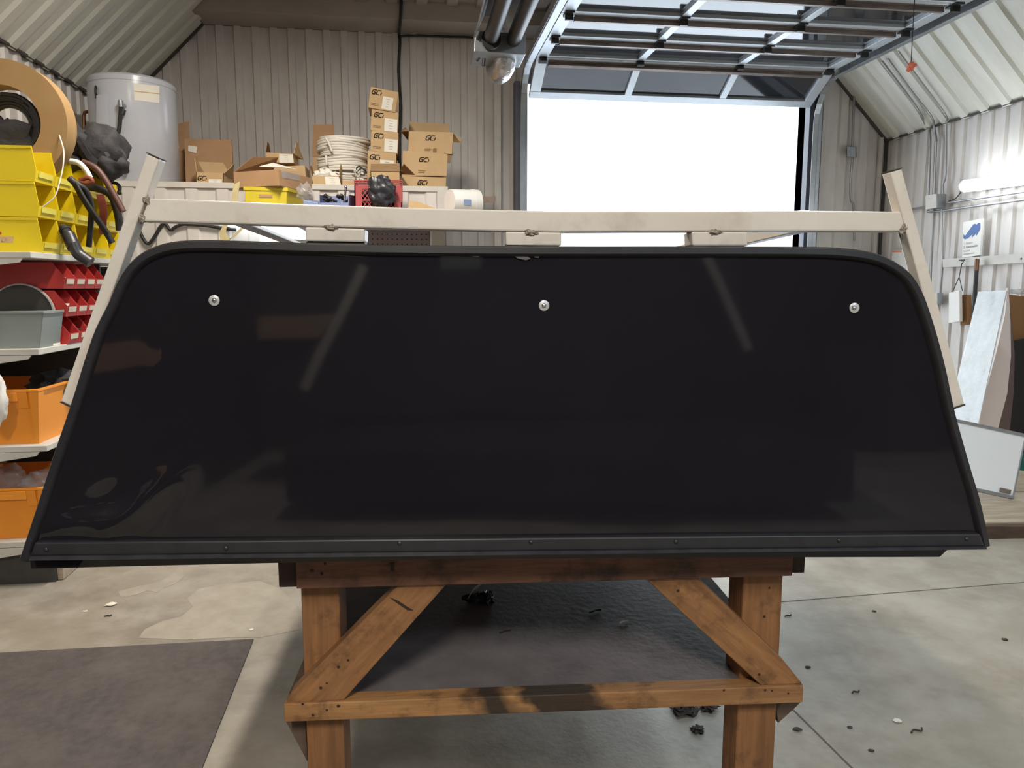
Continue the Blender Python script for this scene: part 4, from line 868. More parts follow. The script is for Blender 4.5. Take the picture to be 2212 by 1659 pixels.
tb, q, bk, n_ = carton('open carton with folded flap at the foot of the tall stack behind the red crate', ((800, 365), (864, 366), (865, 399), (802, 399)), 5.66, .16, closed=False, rest=zt5)
flap(tb, q[0] + V((0, -.004, 0)), q[1] + V((0, -.004, 0)), WY(863, 353, 5.62), WY(801, 353, 5.62)); flap(tb, bk[1], q[1], WY(872, 354, 5.5), WY(896, 378, 5.5), 'cardboard_in')
tr, q, bk, n_ = carton('large open marked carton on top of the right hand stack', ((882, 283), (979, 286), (978, 334), (880, 331)), 5.9, .40, closed=False, logo=(.39, .62, .22), lines=[(.37, .52, .2), (.37, .5, .13)])
O('print_panel', rect(q, .56, .64, .08, .26, n_ * .0012, .0003), 'ink_soft', tr)
flap(tr, bk[0], bk[1], WY(968, 268, 6.38), WY(884, 264, 6.38)); flap(tr, q[1], bk[1], WY(1003, 300, 6.2), WY(996, 308, 5.95)); flap(tr, q[0], bk[0], WY(876, 276, 6.2), WY(866, 284, 5.95), 'cardboard_d')
carton('large marked carton in the middle of the right hand stack', ((870, 325), (967, 333), (965, 380), (868, 380)), 5.84, .42, logo=(.37, .60, .22), lines=[(.36, .52, .2), (.36, .5, .12)])
tr, q, bk, n_ = carton('large marked carton at the bottom of the right hand stack', ((868, 375), (964, 378), (963, 406), (866, 405)), 5.83, .42, logo=(.36, .40, .22), rest=zt5)
# cartons at the left
tr, q, bk, n_ = carton('tall brown carton half hidden behind the water heater with its flap up', ((383, 300), (410, 302), (410, 396), (383, 396)), 6.45, .3, 'cardboard_d', rest=zt5)
flap(tr, q[0], q[1], WY(408, 262, 6.5), WY(384, 268, 6.5), 'cardboard_d')
cs = T('cardboard_sheet', 'flat brown cardboard sheet leaning behind the small open carton', 'cardboard', WY(450, 396, 6.2))
qs = [WY(398, 300, 6.3), WY(500, 302, 6.3), WY(503, 390, 6.12), WY(401, 390, 6.12)]
dz = zt5 - qs[2].z; qs = [p + V((0, 0, dz if i > 1 else 0)) for i, p in enumerate(qs)]
O('sheet', M().hexa(qs, [p + V((0, .03, 0)) for p in qs]), 'cardboard_d', cs); O('sticker', M().hexa([WY(407, 314, 6.25), WY(426, 317, 6.25), WY(424, 331, 6.25), WY(406, 326, 6.25)], [WY(407, 314, 6.248), WY(426, 317, 6.248), WY(424, 331, 6.248), WY(406, 326, 6.248)]), 'paper', cs)
tr, q, bk, n_ = carton('small open marked carton in front of the leaning cardboard sheet', ((424, 368), (483, 370), (482, 397), (425, 397)), 5.78, .28, closed=False, logo=(.04, .42, .34), sticker=(.45, .94, -.02, .5), rest=zt5)
flap(tr, q[0], bk[0], WY(422, 343, 6.0), WY(420, 341, 5.8)); flap(tr, q[1], bk[1], WY(505, 352, 6.0), WY(497, 362, 5.85)); flap(tr, bk[0], bk[1], WY(482, 352, 6.15), WY(428, 350, 6.15))
tr, q, bk, n_ = carton('small open carton with upright flaps behind the big brown tray', ((574, 329), (634, 332), (635, 352), (574, 352)), 5.95, .24, closed=False, sticker=(.48, .98, .02, .9))
flap(tr, q[0], bk[0], WY(580, 310, 6.15), WY(577, 306, 5.95), 'cardboard_in'); flap(tr, q[1], bk[1], WY(655, 345, 6.15), WY(640, 305, 6.0)); 
carton('flat carton under the small open one behind the big brown tray', ((577, 351), (658, 348), (664, 400), (577, 400)), 5.93, .28, rest=zt5)
# white cable coils and what stands round them
tr, q, bk, n_ = carton('brown marked carton behind the white coils', ((674, 312), (722, 314), (722, 398), (674, 398)), 6.32, .3, 'cardboard', logo=(.36, .72, .5), rest=zt5)
O('lid_flap', M().slab([q[0], q[1], WY(722, 269, 6.36), WY(676, 269, 6.36)], .004), 'cardboard_d', tr)
zc = zt5; cxx = WY(744, 380, 6.05)
levels = [(0, .205, 3), (0.055, .205, 2), (.10, .19, 3), (.155, .185, 3), (.21, .18, 3), (.265, .19, 4), (.33, .19, 2)]
for i, (z0, R_, nt_) in enumerate(levels):
    m = M(); jx, jy = random.uniform(-.012, .012), random.uniform(-.012, .012)
    for k in range(nt_):
        m.tube([V((cxx.x + jx + (R_ - .004 * (k % 2)) * math.cos(a), 6.05 + jy + (R_ - .004 * (k % 2)) * math.sin(a), zc + .045 + z0 + .02 * k + .008 * math.sin(a * (1 + i % 2) + i))) for a in [j * math.pi / 16 for j in range(32)]], .0105, 8, True)
    tag(O('cable_coil', m, 'white_coil', smooth=60), 'white cable coil in the stack on the loft, %s from the bottom' % (ORD + ['topmost seventh'])[i], 'cable coil', 'white coils stacked on the loft')
tag(O('coil_tail', M().tube(cr([WY(*p, 5.82) for p in ((703, 298), (709, 306), (714, 318), (717, 327))], 4), .009, 8), 'white_coil', smooth=60), 'loose white cable end hanging off the coils', 'cable')
tag(O('coil_tail', M().tube(cr([WY(*p, 5.80) for p in ((704, 336), (705, 346), (706, 356))], 4), .009, 8), 'white_coil', smooth=60), 'short white cable end low on the left of the coils', 'cable')
tag(O('coil_tie', M().tube([V((cxx.x + .212 * math.cos(a), 6.05 + .212 * math.sin(a), zc + .105 + .012 * math.sin(2 * a))) for a in [j * math.pi / 16 for j in range(32)]], .006, 6, True), 'cable', smooth=60), 'dark cord wound round the white coils near their bottom', 'cord')
tr, q, bk, n_ = carton('low open carton full of white wrapping left of the red crate', ((674, 376), (732, 377), (737, 398), (674, 398)), 5.7, .2, closed=False, sticker=(.47, 1.0, .0, .95), rest=zt5)
flap(tr, q[1], bk[1], WY(738, 362, 5.85), WY(735, 352, 5.75)); flap(tr, q[0], bk[0], WY(672, 358, 5.85), WY(668, 362, 5.72), 'cardboard_in')
tag(O('wrapping', M().blob(WY(702, 376, 5.8) + V((0, 0, -.02)), (.09, .07, .05), 17, .35, 3), 'paper', smooth=50), 'crumpled white wrapping in the low open carton', 'paper')
carton('low brown carton squeezed beside the red crate', ((738, 384), (768, 385), (768, 398), (738, 398)), 5.72, .2, closed=False, rest=zt5)
tag(O('wrapping', M().blob(WY(775, 378, 5.74), (.035, .05, .04), 19, .4, 3), 'paper', smooth=50), 'scrap of white wrapping behind the left rim of the red crate', 'paper')
tag(O('wire_tangle', M().tube(cr([WY(*p, 5.7) for p in ((766, 382), (772, 370), (782, 364), (790, 368), (786, 378), (776, 374), (770, 364), (778, 360), (792, 372))], 4), .005, 6), 'cable', smooth=60), 'thin dark wire tangle beside the coils above the red crate', 'wire')
# things on the ledge in front of the loft
zl = 1.886
yb = T('yellow_box', 'dusty yellow plastic box under the big brown tray', 'box', WY(600, 470, 5.2))
q = [WY(528, 404, 5.14), WY(620, 406, 5.14), WY(618, 470, 5.14), WY(530, 468, 5.14)]; q[2].z = q[3].z = zl
b4 = [p + V((.10, .34, 0)) for p in q]
O('box_body', M().hexa(q, b4), 'yellow_dusty', yb, bevel=.004); O('box_rim', M().hexa([q[0] + V((-.006, -.006, -.02)), q[1] + V((.006, -.006, -.02)), b4[1] + V((.006, .006, -.02)), b4[0] + V((-.006, .006, -.02))], [q[0] + V((-.006, -.006, .002)), q[1] + V((.006, -.006, .002)), b4[1] + V((.006, .006, .002)), b4[0] + V((-.006, .006, .002))]), 'yellow_dusty', yb)
O('label_holder', rect([q[0], q[1], q[2], q[3]], .34, .66, .62, .74, V((0, -.002, 0))), 'cardboard_d', yb)
big = T('cardboard_tray', 'big brown open carton resting on the yellow box', 'carton', WY(590, 404, 5.2))
zb0 = q[0].z + .004
A, B, Cc = WY(506, 404, 5.24), WY(603, 406, 5.08), WY(673, 398, 5.45); 
for p in (A, B, Cc): p.z = zb0
Dd = A + (Cc - B); hgt = WY(603, 366, 5.08).z - zb0; up = V((0, 0, hgt)); m = M()
for a, b in ((A, B), (B, Cc), (Cc, Dd), (Dd, A)):
    nn = V((0, 0, 1)).cross(b - a).normalized() * .005; m.hexa([a, b, b + up, a + up], [a + nn, b + nn, b + up + nn, a + up + nn])
m.hexa([A, B, Cc, Dd], [p + V((0, 0, .004)) for p in (A, B, Cc, Dd)])
O('tray_body', m, 'cardboard_d', big)
O('tray_flap', M().slab([A + up, Dd + up, WY(600, 340, 5.55), WY(545, 339, 5.35)], .004), 'cardboard_in', big)
tq = [(B + up).lerp(Cc + up, .08), (B + up).lerp(Cc + up, .62), B.lerp(Cc, .62) + up * .62, B.lerp(Cc, .08) + up * .55]
nn = (Cc - B).cross(V((0, 0, 1))).normalized() * .002; O('packing_tape', M().hexa([p + nn for p in tq], [p + nn * 1.4 for p in tq]), 'plastic_clear', big)
O('paper_sheet', M().slab([WY(560, 360, 5.33), WY(612, 362, 5.3), WY(640, 366, 5.45), WY(590, 352, 5.5)], .002), 'paper', big)
tag(O('clear_bag', M().blob(WY(657, 415, 5.16), (.05, .04, .05), 23, .3), 'plastic_clear', smooth=60), 'clear plastic bag stuffed beside the yellow box', 'bag')
bbx = T('blue_bin', 'blue grey open bin of black fittings left of the red crate', 'bin', WY(730, 460, 5.2))
q = [WY(691, 421, 5.1), WY(752, 421, 5.1), WY(752, 470, 5.1), WY(691, 470, 5.1)]; q[2].z = q[3].z = zl; b4 = [p + V((.04, .32, .03 if i < 2 else 0)) for i, p in enumerate(q)]; fr_ = [p.copy() for p in q]; fr_[0].z -= .05; fr_[1].z -= .05
m = M().slab([fr_[3], fr_[2], fr_[1], fr_[0]], .004).slab([q[2], b4[2], b4[1], q[1]], .005).slab([b4[3], q[3], q[0], b4[0]], .005).slab([b4[2], b4[3], b4[0], b4[1]], .004).slab([q[3], b4[3], b4[2], q[2]], .003)
O('bin_body', m, 'blue_bin', bbx)
for i in range(9):
    a = WY(698 + i * 6, 428 + (i % 3) * 4, 5.2); b = a + V((random.uniform(-.06, .06), random.uniform(-.03, .03), random.uniform(-.03, .04)))
    tag(O('fitting', M().cyl(a, b, .009, 8).blob(b, (.014, .014, .014), i, .2, 2, 8, 6), 'rubber', smooth=50), 'small black fitting in the blue grey bin', 'fitting', 'black fittings in the blue grey bin')
tag(O('chrome_rod', M().cyl(WY(747, 405, 5.3), WY(743, 440, 5.3), .008, 10).blob(WY(747, 404, 5.3), (.011, .011, .012), 3, .1, 2, 10, 6), 'steel', smooth=50), 'short steel rod upright at the blue grey bin', 'rod')
tag(O('blue_bin_low', M().hexa([WY(655, 432, 5.08), WY(688, 438, 5.08), WY(688, 470, 5.08), WY(655, 470, 5.08)], [WY(660, 430, 5.3), WY(690, 434, 5.3), WY(690, 462, 5.3), WY(660, 462, 5.3)]), 'blue_bin', bevel=.003), 'low blue grey box edge showing right of the yellow box', 'box')
# red milk crate
cq = [WY(765, 388, 5.12), WY(869, 388, 5.12), WY(869, 470, 5.12), WY(766, 470, 5.12)]; cq[2].z = cq[3].z = zl
mc = T('milk_crate', 'red plastic milk crate with a black bag hung over its front', 'crate', (cq[2] + cq[3]) / 2)
cb_ = [p + V((0, .33, 0)) for p in cq]
def cpn(s0, s1, t0, t1, y0=.0, y1=.012): 
    p = [bil(cq, s0, t1), bil(cq, s1, t1), bil(cq, s1, t0), bil(cq, s0, t0)]; return [x + V((0, y0, 0)) for x in p], [x + V((0, y1, 0)) for x in p]
m = M()
for s0, s1, t0, t1 in ((0, 1, .74, .84), (0, .16, 0, .74), (.84, 1, 0, .74), (.16, .84, 0, .2), (.16, .84, .40, .44)): m.hexa(*cpn(s0, s1, t0, t1))
for t0 in (.86, .91, .96): m.hexa(*cpn(0, 1, t0, t0 + .028, -.004, .014))
O('front_wall', m, 'red_crate', mc)
m = M()
for i in range(-4, 9):
    for sg in (1, -1):
        s = .16 + i * .09; a0 = (s, .2) if sg > 0 else (s, .74); a1 = (s + .3, .74) if sg > 0 else (s + .3, .2)
        lo_, hi_ = max(a0[0], .16), min(a1[0], .84)
        if hi_ <= lo_: continue
        f_ = lambda ss: a0[1] + (a1[1] - a0[1]) * (ss - a0[0]) / (a1[0] - a0[0])
        m.tube([bil(cq, lo_, f_(lo_)) + V((0, .006, 0)), bil(cq, hi_, f_(hi_)) + V((0, .006, 0))], .003, 4)
O('lattice', m, 'red_crate', mc)
m = M()
for a, b in ((cq[1], cq[2]), (cq[0], cq[3])):
    i_ = 1 if a is cq[1] else 0; bt, bb2 = (cb_[1], cb_[2]) if i_ else (cb_[0], cb_[3]); e = V((-.008 if i_ else .008, 0, 0))
    m.hexa([a, bt, bb2, b], [p + e for p in (a, bt, bb2, b)])
m.hexa([cb_[0], cb_[1], cb_[2], cb_[3]], [p + V((0, -.008, 0)) for p in cb_]).hexa([cq[3], cq[2], cb_[2], cb_[3]], [p + V((0, 0, .006)) for p in (cq[3], cq[2], cb_[2], cb_[3])])
O('crate_body', m, 'red_crate', mc)
# black bag: a draped sheet with folds
m = M().blob(WY(824, 414, 5.075), (.088, .045, .098), 77, .16, 2.4, 40, 28)
for p in m.v:
    p.y = min(p.y, 5.115) - .02 * noise.noise(V((p.x * 30 + p.z * 12, p.z * 9, 3.3))) if p.y < 5.112 else 5.115
tag(O('black_bag', m, 'bag_black', smooth=70), 'crumpled black plastic bag hanging over the red milk crate', 'bag')
tag(O('crate_shade_lump', M().blob((cq[0] + cq[2]) / 2 + V((0, .17, -.01)), (.145, .13, .10), 78, .08), 'fabric_black', smooth=60), 'added dark lump shading the inside of the red milk crate', 'filling')  # dark lump standing in for the shade inside the crate
# white bucket on its side, timber offcut, card scrap
bkt = T('white_bucket', 'white bucket with blue tape lying on its side at the loft end', 'bucket', WY(1000, 450, 5.2))
a, b = WY(971, 431, 5.16), WY(1030, 431, 5.24); rb_ = .092; a.z = b.z = zl + rb_ + .004; ax = (b - a).normalized()
O('bucket_body', M().cyl(a, b - ax * .045, rb_ - .006, 32, rb_), 'white_plastic', bkt, smooth=40)
O('bucket_lid', M().cyl(b - ax * .044, b, rb_ + .003, 32), 'white_plastic', bkt, smooth=40)
tp = [a.lerp(b, .30), a.lerp(b, .56)]; sd = V((0, -1, 0)); sd = (sd - ax * sd.dot(ax)).normalized(); upv = ax.cross(sd); upv = upv if upv.z > 0 else -upv
tq = [tp[k] + (sd * math.cos(g) + upv * math.sin(g)) * (rb_ + .001) for k, g in ((0, .15), (1, .15), (1, -.25), (0, -.25))]
O('blue_tape', M().hexa(tq, [p + sd * .001 for p in tq]), 'blue_tape', bkt)
tag(O('timber_offcut', M().hexa([WY(1036, 425, 5.25), WY(1071, 424, 5.45), WY(1071, 435, 5.45), WY(1036, 437, 5.25)], [p + V((.0, .06, .0)) for p in (WY(1036, 425, 5.25), WY(1071, 424, 5.45), WY(1071, 435, 5.45), WY(1036, 437, 5.25))]), 'wood_x', bevel=.002), 'short timber offcut right of the white bucket', 'timber')
tag(O('cardboard_piece', M().prism([WY(*p, 5.1) for p in ((880, 472), (884, 434), (905, 436), (945, 452), (945, 472))], (0, .006, 0)), 'cardboard'), 'brown cardboard piece peeking over the crossbar right of the crate', 'cardboard')

# ---------------------------------------------------------------- right side of the room
XW = XR - .03
pp = [WX(*p, XW) for p in ((2085, 480), (2126, 472), (2121, 551), (2083, 557))]
po = T('wall_poster', 'white notice with blue zigzag logo on the right wall', 'poster', (pp[2] + pp[3]) / 2)
O('poster_board', M().hexa(pp, [p + V((-.02, 0, 0)) for p in pp]), 'white_plastic', po)
pf = [p + V((-.0205, 0, 0)) for p in pp]; OX = V((-.001, 0, 0))
def pb(s, t): return bil(pf, s, t) + OX
O('blue_logo', M().add([pb(s, 1 - t) for s, t in ((.04, .33), (.13, .40), (.56, .12), (.66, .11), (.74, .14), (.84, .10), (.93, .12), (.95, .28), (.74, .47), (.76, .37), (.52, .48), (.56, .38), (.30, .48), (.12, .49), (.04, .45))], [tuple(range(15))]), 'logo_blue', po)
xd, yd = (pp[1] - pp[0]), V((0, 0, 1)); 
for k, (tx, s0, t0, h_) in enumerate((('1. Return', .06, .36, .020), ('2. Reasonable', .06, .255, .021), ('Limited', .06, .155, .018), ('maintenance', .06, .07, .018))):
    O('lettering', text_mesh(M(), tx, pb(s0, t0), xd, yd, h_), 'paper_ink' if k != 1 else 'steel_dark', po)
bo = [WX(*p, XW) for p in ((2041, 560), (2212, 548), (2212, 567), (2042, 578))]; ex = (bo[1] - bo[0]) * .9
bo[1] += ex; bo[2] += ex
wbd = T('wall_board', 'white painted board screwed level across the right wall', 'board', bo[3])
O('board', M().hexa(bo, [p + V((-.025, 0, 0)) for p in bo]), 'trim_white', wbd, bevel=.002)
for x, y in ((2078, 563), (2206, 559)): O('screw', dome(WX(x, y, XW - .0252), .009, .004, 10, V((-1, 0, 0))), 'steel_dark', wbd)
XH = XW - .05
hb = T('hanging_pouch', 'white pouch hanging by a chain from the wall board', 'pouch', WX(2068, 696, XH))
O('pouch_body', M().hexa([WX(2056, 632, XH), WX(2079, 627, XH), WX(2080, 695, XH), WX(2055, 698, XH)], [p + V((-.03, 0, 0)) for p in (WX(2056, 632, XH), WX(2079, 627, XH), WX(2080, 695, XH), WX(2055, 698, XH))]), 'white_plastic', hb, bevel=.006)
O('chain', M().tube([WX(2078, 568, XH), WX(2072, 598, XH), WX(2057, 632, XH)], .004, 6).tube([WX(2072, 598, XH), WX(2079, 628, XH)], .004, 6), 'steel_dark', hb)
O('hook', M().tube([WX(2072, 562, XW - .026), WX(2084, 561, XH), WX(2078, 570, XH)], .004, 6), 'steel_dark', hb)
tag(O('wall_block', M().hexa([WX(2081, 638, XW), WX(2098, 636, XW), WX(2098, 700, XW), WX(2081, 703, XW)], [p + V((-.03, 0, 0)) for p in (WX(2081, 638, XW), WX(2098, 636, XW), WX(2098, 700, XW), WX(2081, 703, XW))]), 'cardboard_in'), 'tan board on the wall behind the hanging pouch', 'board')
dp = T('dark_pole', 'slim dark pole with brown top leaning on the wall board', 'pole', WX(2099, 740, XH))
pa, pb_ = WX(2111, 560, XH - .02), WX(2105, 650, XH - .08); dn = (pb_ - pa).normalized(); 
O('pole_shaft', M().cyl(pa + dn * .1, pa + dn * (pa.z / -dn.z) * .995, .016, 10), 'rubber', dp, smooth=50)
O('pole_grip', M().cyl(pa, pa + dn * .1, .017, 10), 'copper', dp, smooth=50)
# low timber platform with leaning panels and the whiteboard
f0, f1 = WZ(2080, 1160, 0), WZ(2260, 1157, 0); zp_ = .085
pl = T('timber_platform', 'low weathered timber platform on the floor at right', 'platform', (f0 + f1) / 2)
fx = (f1 - f0).normalized(); fy = V((-fx.y, fx.x, 0)); f1 = f0 + fx * 1.6
for k in range(5):
    a, b = f0 + fy * (k * .31), f1 + fy * (k * .31)
    O('plank', M().hexa([a, b, b + fy * .302, a + fy * .302], [p + V((0, 0, zp_ - (.004 if k % 2 else 0))) for p in (a, b, b + fy * .302, a + fy * .302)]), 'wood_pale', pl, bevel=.006)
O('front_beam', M().hexa([f0 - fy * .04, f1 - fy * .04, f1 - fy * .001, f0 - fy * .001], [p + V((0, 0, zp_ - .012)) for p in (f0 - fy * .04, f1 - fy * .04, f1 - fy * .001, f0 - fy * .001)]), 'wood_edge', pl, bevel=.004)
def ground_to(p, top, z=zp_ + .001):        # continue the edge top -> p down to the platform
    d = (p - top); return top + d * ((z - top.z) / d.z)
def leaning(name, lab, cat, px, Yt, Yb, dep, material, bev=.002, side=False):
    if side:
        q = [WX(*px[0], Yt), WX(*px[1], Yt), WX(*px[2], Yb), WX(*px[3], Yb)]; q[2], q[3] = ground_to(q[2], q[1]), ground_to(q[3], q[0])
        return tag(O(name, M().hexa(q, [p + V((dep, 0, 0)) for p in q]), material, bevel=bev), lab, cat), q
    q = [WY(*px[0], Yt), WY(*px[1], Yt), WY(*px[2], Yb), WY(*px[3], Yb)]; q[2], q[3] = ground_to(q[2], q[1]), ground_to(q[3], q[0])
    return tag(O(name, M().hexa(q, [p + V((.0, dep, 0)) for p in q]), material, bevel=bev), lab, cat), q
pn1, _ = leaning('film_wrap', 'x', 'x', ((2113, 630), (2174, 627), (2110, 930), (2040, 930)), 4.0, 3.90, .004, 'plastic_film', 0, True)
pn2, _ = leaning('panel_core', 'x', 'x', ((2113, 632), (2173, 629), (2108, 930), (2040, 930)), 4.006, 3.906, .012, 'white_plastic', 0, True)
wp = T('wrapped_panel', 'tall white panel in shiny film standing behind the whiteboard', 'panel', (pn1.location.x, pn1.location.y, zp_))
for o in (pn1, pn2):
    o.location = V(o.location) - V(wp.location); o.parent = wp; del o['label']; del o['category']
# curved pink-white sheet with a dark edge
cl, cr_ = [(2176, 622), (2171, 680), (2150, 770), (2128, 850), (2112, 930)], [(2179, 622), (2183, 700), (2184, 770), (2176, 850), (2154, 934)]
m = M(); rows = []
for i, (l_, r_) in enumerate(zip(cl, cr_)):
    Y_ = 5.0 - .055 * i; rows.append((WY(*l_, Y_), WY(*r_, Y_ + .02)))
ex_ = rows[-1][0] - rows[-2][0]; k_ = (rows[-1][0].z - zp_ - .001) / -ex_.z
rows.append(tuple(p + ex_ * k_ for p in rows[-1])); rows[-1][1].z = rows[-1][0].z
fs = []; vs = []
for a, b in rows: vs += [a, b, b + V((0, .012, 0)), a + V((0, .012, 0))]
for i in range(len(rows) - 1):
    for j in range(4): fs.append((i * 4 + j, i * 4 + (j + 1) % 4, i * 4 + 4 + (j + 1) % 4, i * 4 + 4 + j))
fs += [(0, 1, 2, 3), tuple(len(vs) - 4 + j for j in (3, 2, 1, 0))]
cs = T('curved_sheet', 'curved pinkish white sheet with thick dark edge standing beside the wrapped panel', 'sheet', rows[-1][0])
O('sheet_face', M().add(vs, fs), 'panel_pink', cs, smooth=50)
vs = []; fs = []
eg = [(2178, 668), (2186, 710), (2192, 765), (2190, 845), (2180, 940)]
for i, (x, y) in enumerate(eg):
    a = WY(*cr_[i], 5.02 - .055 * i) + V((.002, .0, 0)); b = WY(x, y, 5.02 - .055 * i); vs += [a, b, b + V((0, .03, 0)), a + V((0, .03, 0))]
a, b = vs[-4].copy(), vs[-3].copy(); d_ = vs[-4] - vs[-8]; k_ = (a.z - zp_ - .001) / -d_.z; vs += [a + d_ * k_, b + d_ * k_, b + d_ * k_ + V((0, .03, 0)), a + d_ * k_ + V((0, .03, 0))]
for i in range(len(vs) // 4 - 1):
    for j in range(4): fs.append((i * 4 + j, i * 4 + (j + 1) % 4, i * 4 + 4 + (j + 1) % 4, i * 4 + 4 + j))
for p in vs[-4:]: p.z = max(p.z, zp_ + .001)
O('sheet_edge', M().add(vs, fs + [(0, 1, 2, 3), tuple(len(vs) - 4 + j for j in (3, 2, 1, 0))]), 'edge_brown', cs)
leaning('black_board', 'black board standing at the right edge behind the curved sheet', 'board', ((2182, 738), (2262, 722), (2262, 945), (2182, 945)), 5.12, 5.05, .02, 'board_black')
leaning('brown_carton_panel', 'tall brown cardboard panel at the right edge above the black board', 'cardboard', ((2177, 636), (2236, 642), (2236, 940), (2180, 940)), 5.18, 5.14, .04, 'cardboard_in')
tag(O('plastic_wrap', M().blob(WY(2200, 634, 5.2) + V((0, 0, .015)), (.09, .035, .02), 41, .4, 3, 24, 10), 'plastic_clear', smooth=50), 'crumpled clear wrap on top of the brown cardboard panel', 'plastic wrap')
wq = [WY(2040, 908, 4.22), WY(2216, 946, 4.22), WY(2187, 1086, 4.06), WY(2020, 1050, 4.06)]
dz = zp_ + .002 - wq[2].z; wq = [p + V((0, 0, dz)) for p in wq]
wb_ = T('whiteboard', 'framed whiteboard leaning askew on the timber platform', 'whiteboard', wq[2])
n_ = (wq[1] - wq[0]).cross(wq[3] - wq[0]).normalized(); n_ = n_ if n_.y < 0 else -n_
O('writing_surface', M().hexa(wq, [p - n_ * .012 for p in wq]), 'whiteboard', wb_)
m = M()
for s0, s1, t0, t1 in ((0, 1, .955, 1), (0, 1, 0, .045), (0, .02, .045, .955), (.985, 1, .045, .955)):
    p = [bil(wq, s0, t1), bil(wq, s1, t1), bil(wq, s1, t0), bil(wq, s0, t0)]; m.hexa([x + n_ * .006 for x in p], [x - n_ * .014 for x in p])
O('frame', m, 'galv', wb_)
O('pen_clip', M().hexa(*[[bil(wq, s, t) + n_ * o for s, t in ((.80, .12), (.94, .12), (.94, .06), (.80, .06))] for o in (.0065, .012)]), 'strut', wb_)
tag(O('green_cloth', M().blob(WY(2225, 1030, 4.75), (.11, .06, .16), 51, .25), 'green_cloth', smooth=60), 'dark green cloth lump right of the whiteboard', 'cloth')
ws = [WX(*p, XW) for p in ((1928, 540), (1982, 540), (1984, 600), (1928, 600))]
sg = T('faded_sign', 'faded white sign with pale red border behind the right rack post', 'sign', ws[2])
O('sign_plate', M().hexa(ws, [p + V((-.008, 0, 0)) for p in ws]), 'white_plastic', sg)
O('sign_border', M().hexa([bil(ws, *p) + V((-.009, 0, 0)) for p in ((.02, .98), (.4, .98), (.4, .92), (.02, .92))], [bil(ws, *p) + V((-.010, 0, 0)) for p in ((.02, .98), (.4, .98), (.4, .92), (.02, .92))]), 'tape_orange', sg)

# ---------------------------------------------------------------- floor mat, patches and litter
m0, m1, m2 = WZ(548, 1383, 0), WZ(438, 1659, 0), WZ(0, 1413, 0)
e_ = (m2 - m0).normalized(); g_ = (m1 - m0).normalized(); mq = [m0, m0 + g_ * 1.9, m0 + g_ * 1.9 + e_ * 1.75, m0 + e_ * 1.75]
tag(O('floor_mat', M().prism(mq, (0, 0, .007)), 'mat_rubber', bevel=.002), 'dark grey rubber floor mat left of the bench', 'mat')
for poly in ([(255, 1278), (300, 1266), (345, 1258), (372, 1240), (392, 1228), (398, 1244), (378, 1262), (352, 1270), (340, 1280), (318, 1276), (296, 1284), (262, 1290)], [(300, 1378), (312, 1360), (350, 1342), (392, 1332), (416, 1312), (404, 1292), (430, 1272), (480, 1262), (560, 1255), (600, 1270), (640, 1300), (648, 1360), (560, 1378), (500, 1377), (400, 1382)]):
    O('worn_patch', M().prism([WZ(*p, .0003) for p in poly], (0, 0, .0005)), 'stain_pale', fl)
LIT = [('paper_scrap', 240, 1307, .022, 'debris_white', 'white torn paper scrap on the floor above the mat'), ('paper_scrap', 184, 1321, .009, 'debris_white', 'tiny white crumb left of the torn scrap on the floor'), ('paper_scrap', 543, 1361, .009, 'debris_white', 'tiny white crumb near the far corner of the mat'), ('paper_scrap', 1938, 1558, .013, 'debris_white', 'cream chip on the floor right of the bench leg'),
       ('wire_bit', 233, 1332, .012, 'debris_dark', 'short dark wire bit below the torn scrap'), ('dirt_clump', 2170, 1382, .012, 'debris_dark', 'dark crumb near the right edge of the floor'), ('dirt_clump', 1722, 1577, .014, 'debris_dark', 'dark curl close to the right bench leg'), ('dirt_clump', 1836, 1572, .009, 'debris_dark', 'dark speck left of the cream chip'), ('dirt_clump', 1888, 1321, .010, 'debris_dark', 'dark sliver in the middle of the right floor'), ('dirt_clump', 1882, 1622, .009, 'debris_dark', 'dark speck below the cream chip'), ('dirt_clump', 1745, 1442, .011, 'debris_dark', 'dark flake just right of the brace foot'), ('wire_bit', 1702, 1332, .016, 'debris_dark', 'thin dark strand beside the right leg'), ('wire_bit', 1848, 1497, .016, 'debris_dark', 'thin dark strand on the floor above the cream chip'), ('wire_bit', 1980, 1581, .024, 'debris_dark', 'curled dark strand right of the cream chip')]
for i, (nm, x, y, r, mt, lab) in enumerate(LIT):
    p = WZ(x, y, .0)
    if nm == 'wire_bit': m = M().tube(cr([p + V((-r, -.3 * r, .004)), p + V((-.2 * r, .3 * r, .004)), p + V((.6 * r, -.1 * r, .004)), p + V((1.1 * r, .5 * r, .005))], 3), .0028, 6)
    else: m = M().blob(p + V((0, 0, r * .22)), (r, r * .8, r * .2), i, .3, 2.2, 12, 8)
    tag(O(nm, m, mt, smooth=60), lab, 'litter')
fp = WZ(1480, 1536, .0)
for i, (x, y, r, lab) in enumerate(((1478, 1537, .03, 'largest dark debris heap on the floor behind the shelf rail'), (1506, 1578, .016, 'dark wedge of debris on floor under the bench'), (1530, 1532, .02, 'dark leafy debris right of the largest heap under the bench'))):
    tag(O('debris', M().blob(WZ(x, y, 0) + V((0, 0, r * .35)), (r * 1.3, r, r * .4), i + 60, .5, 3), 'debris_dark', smooth=40), lab, 'litter')
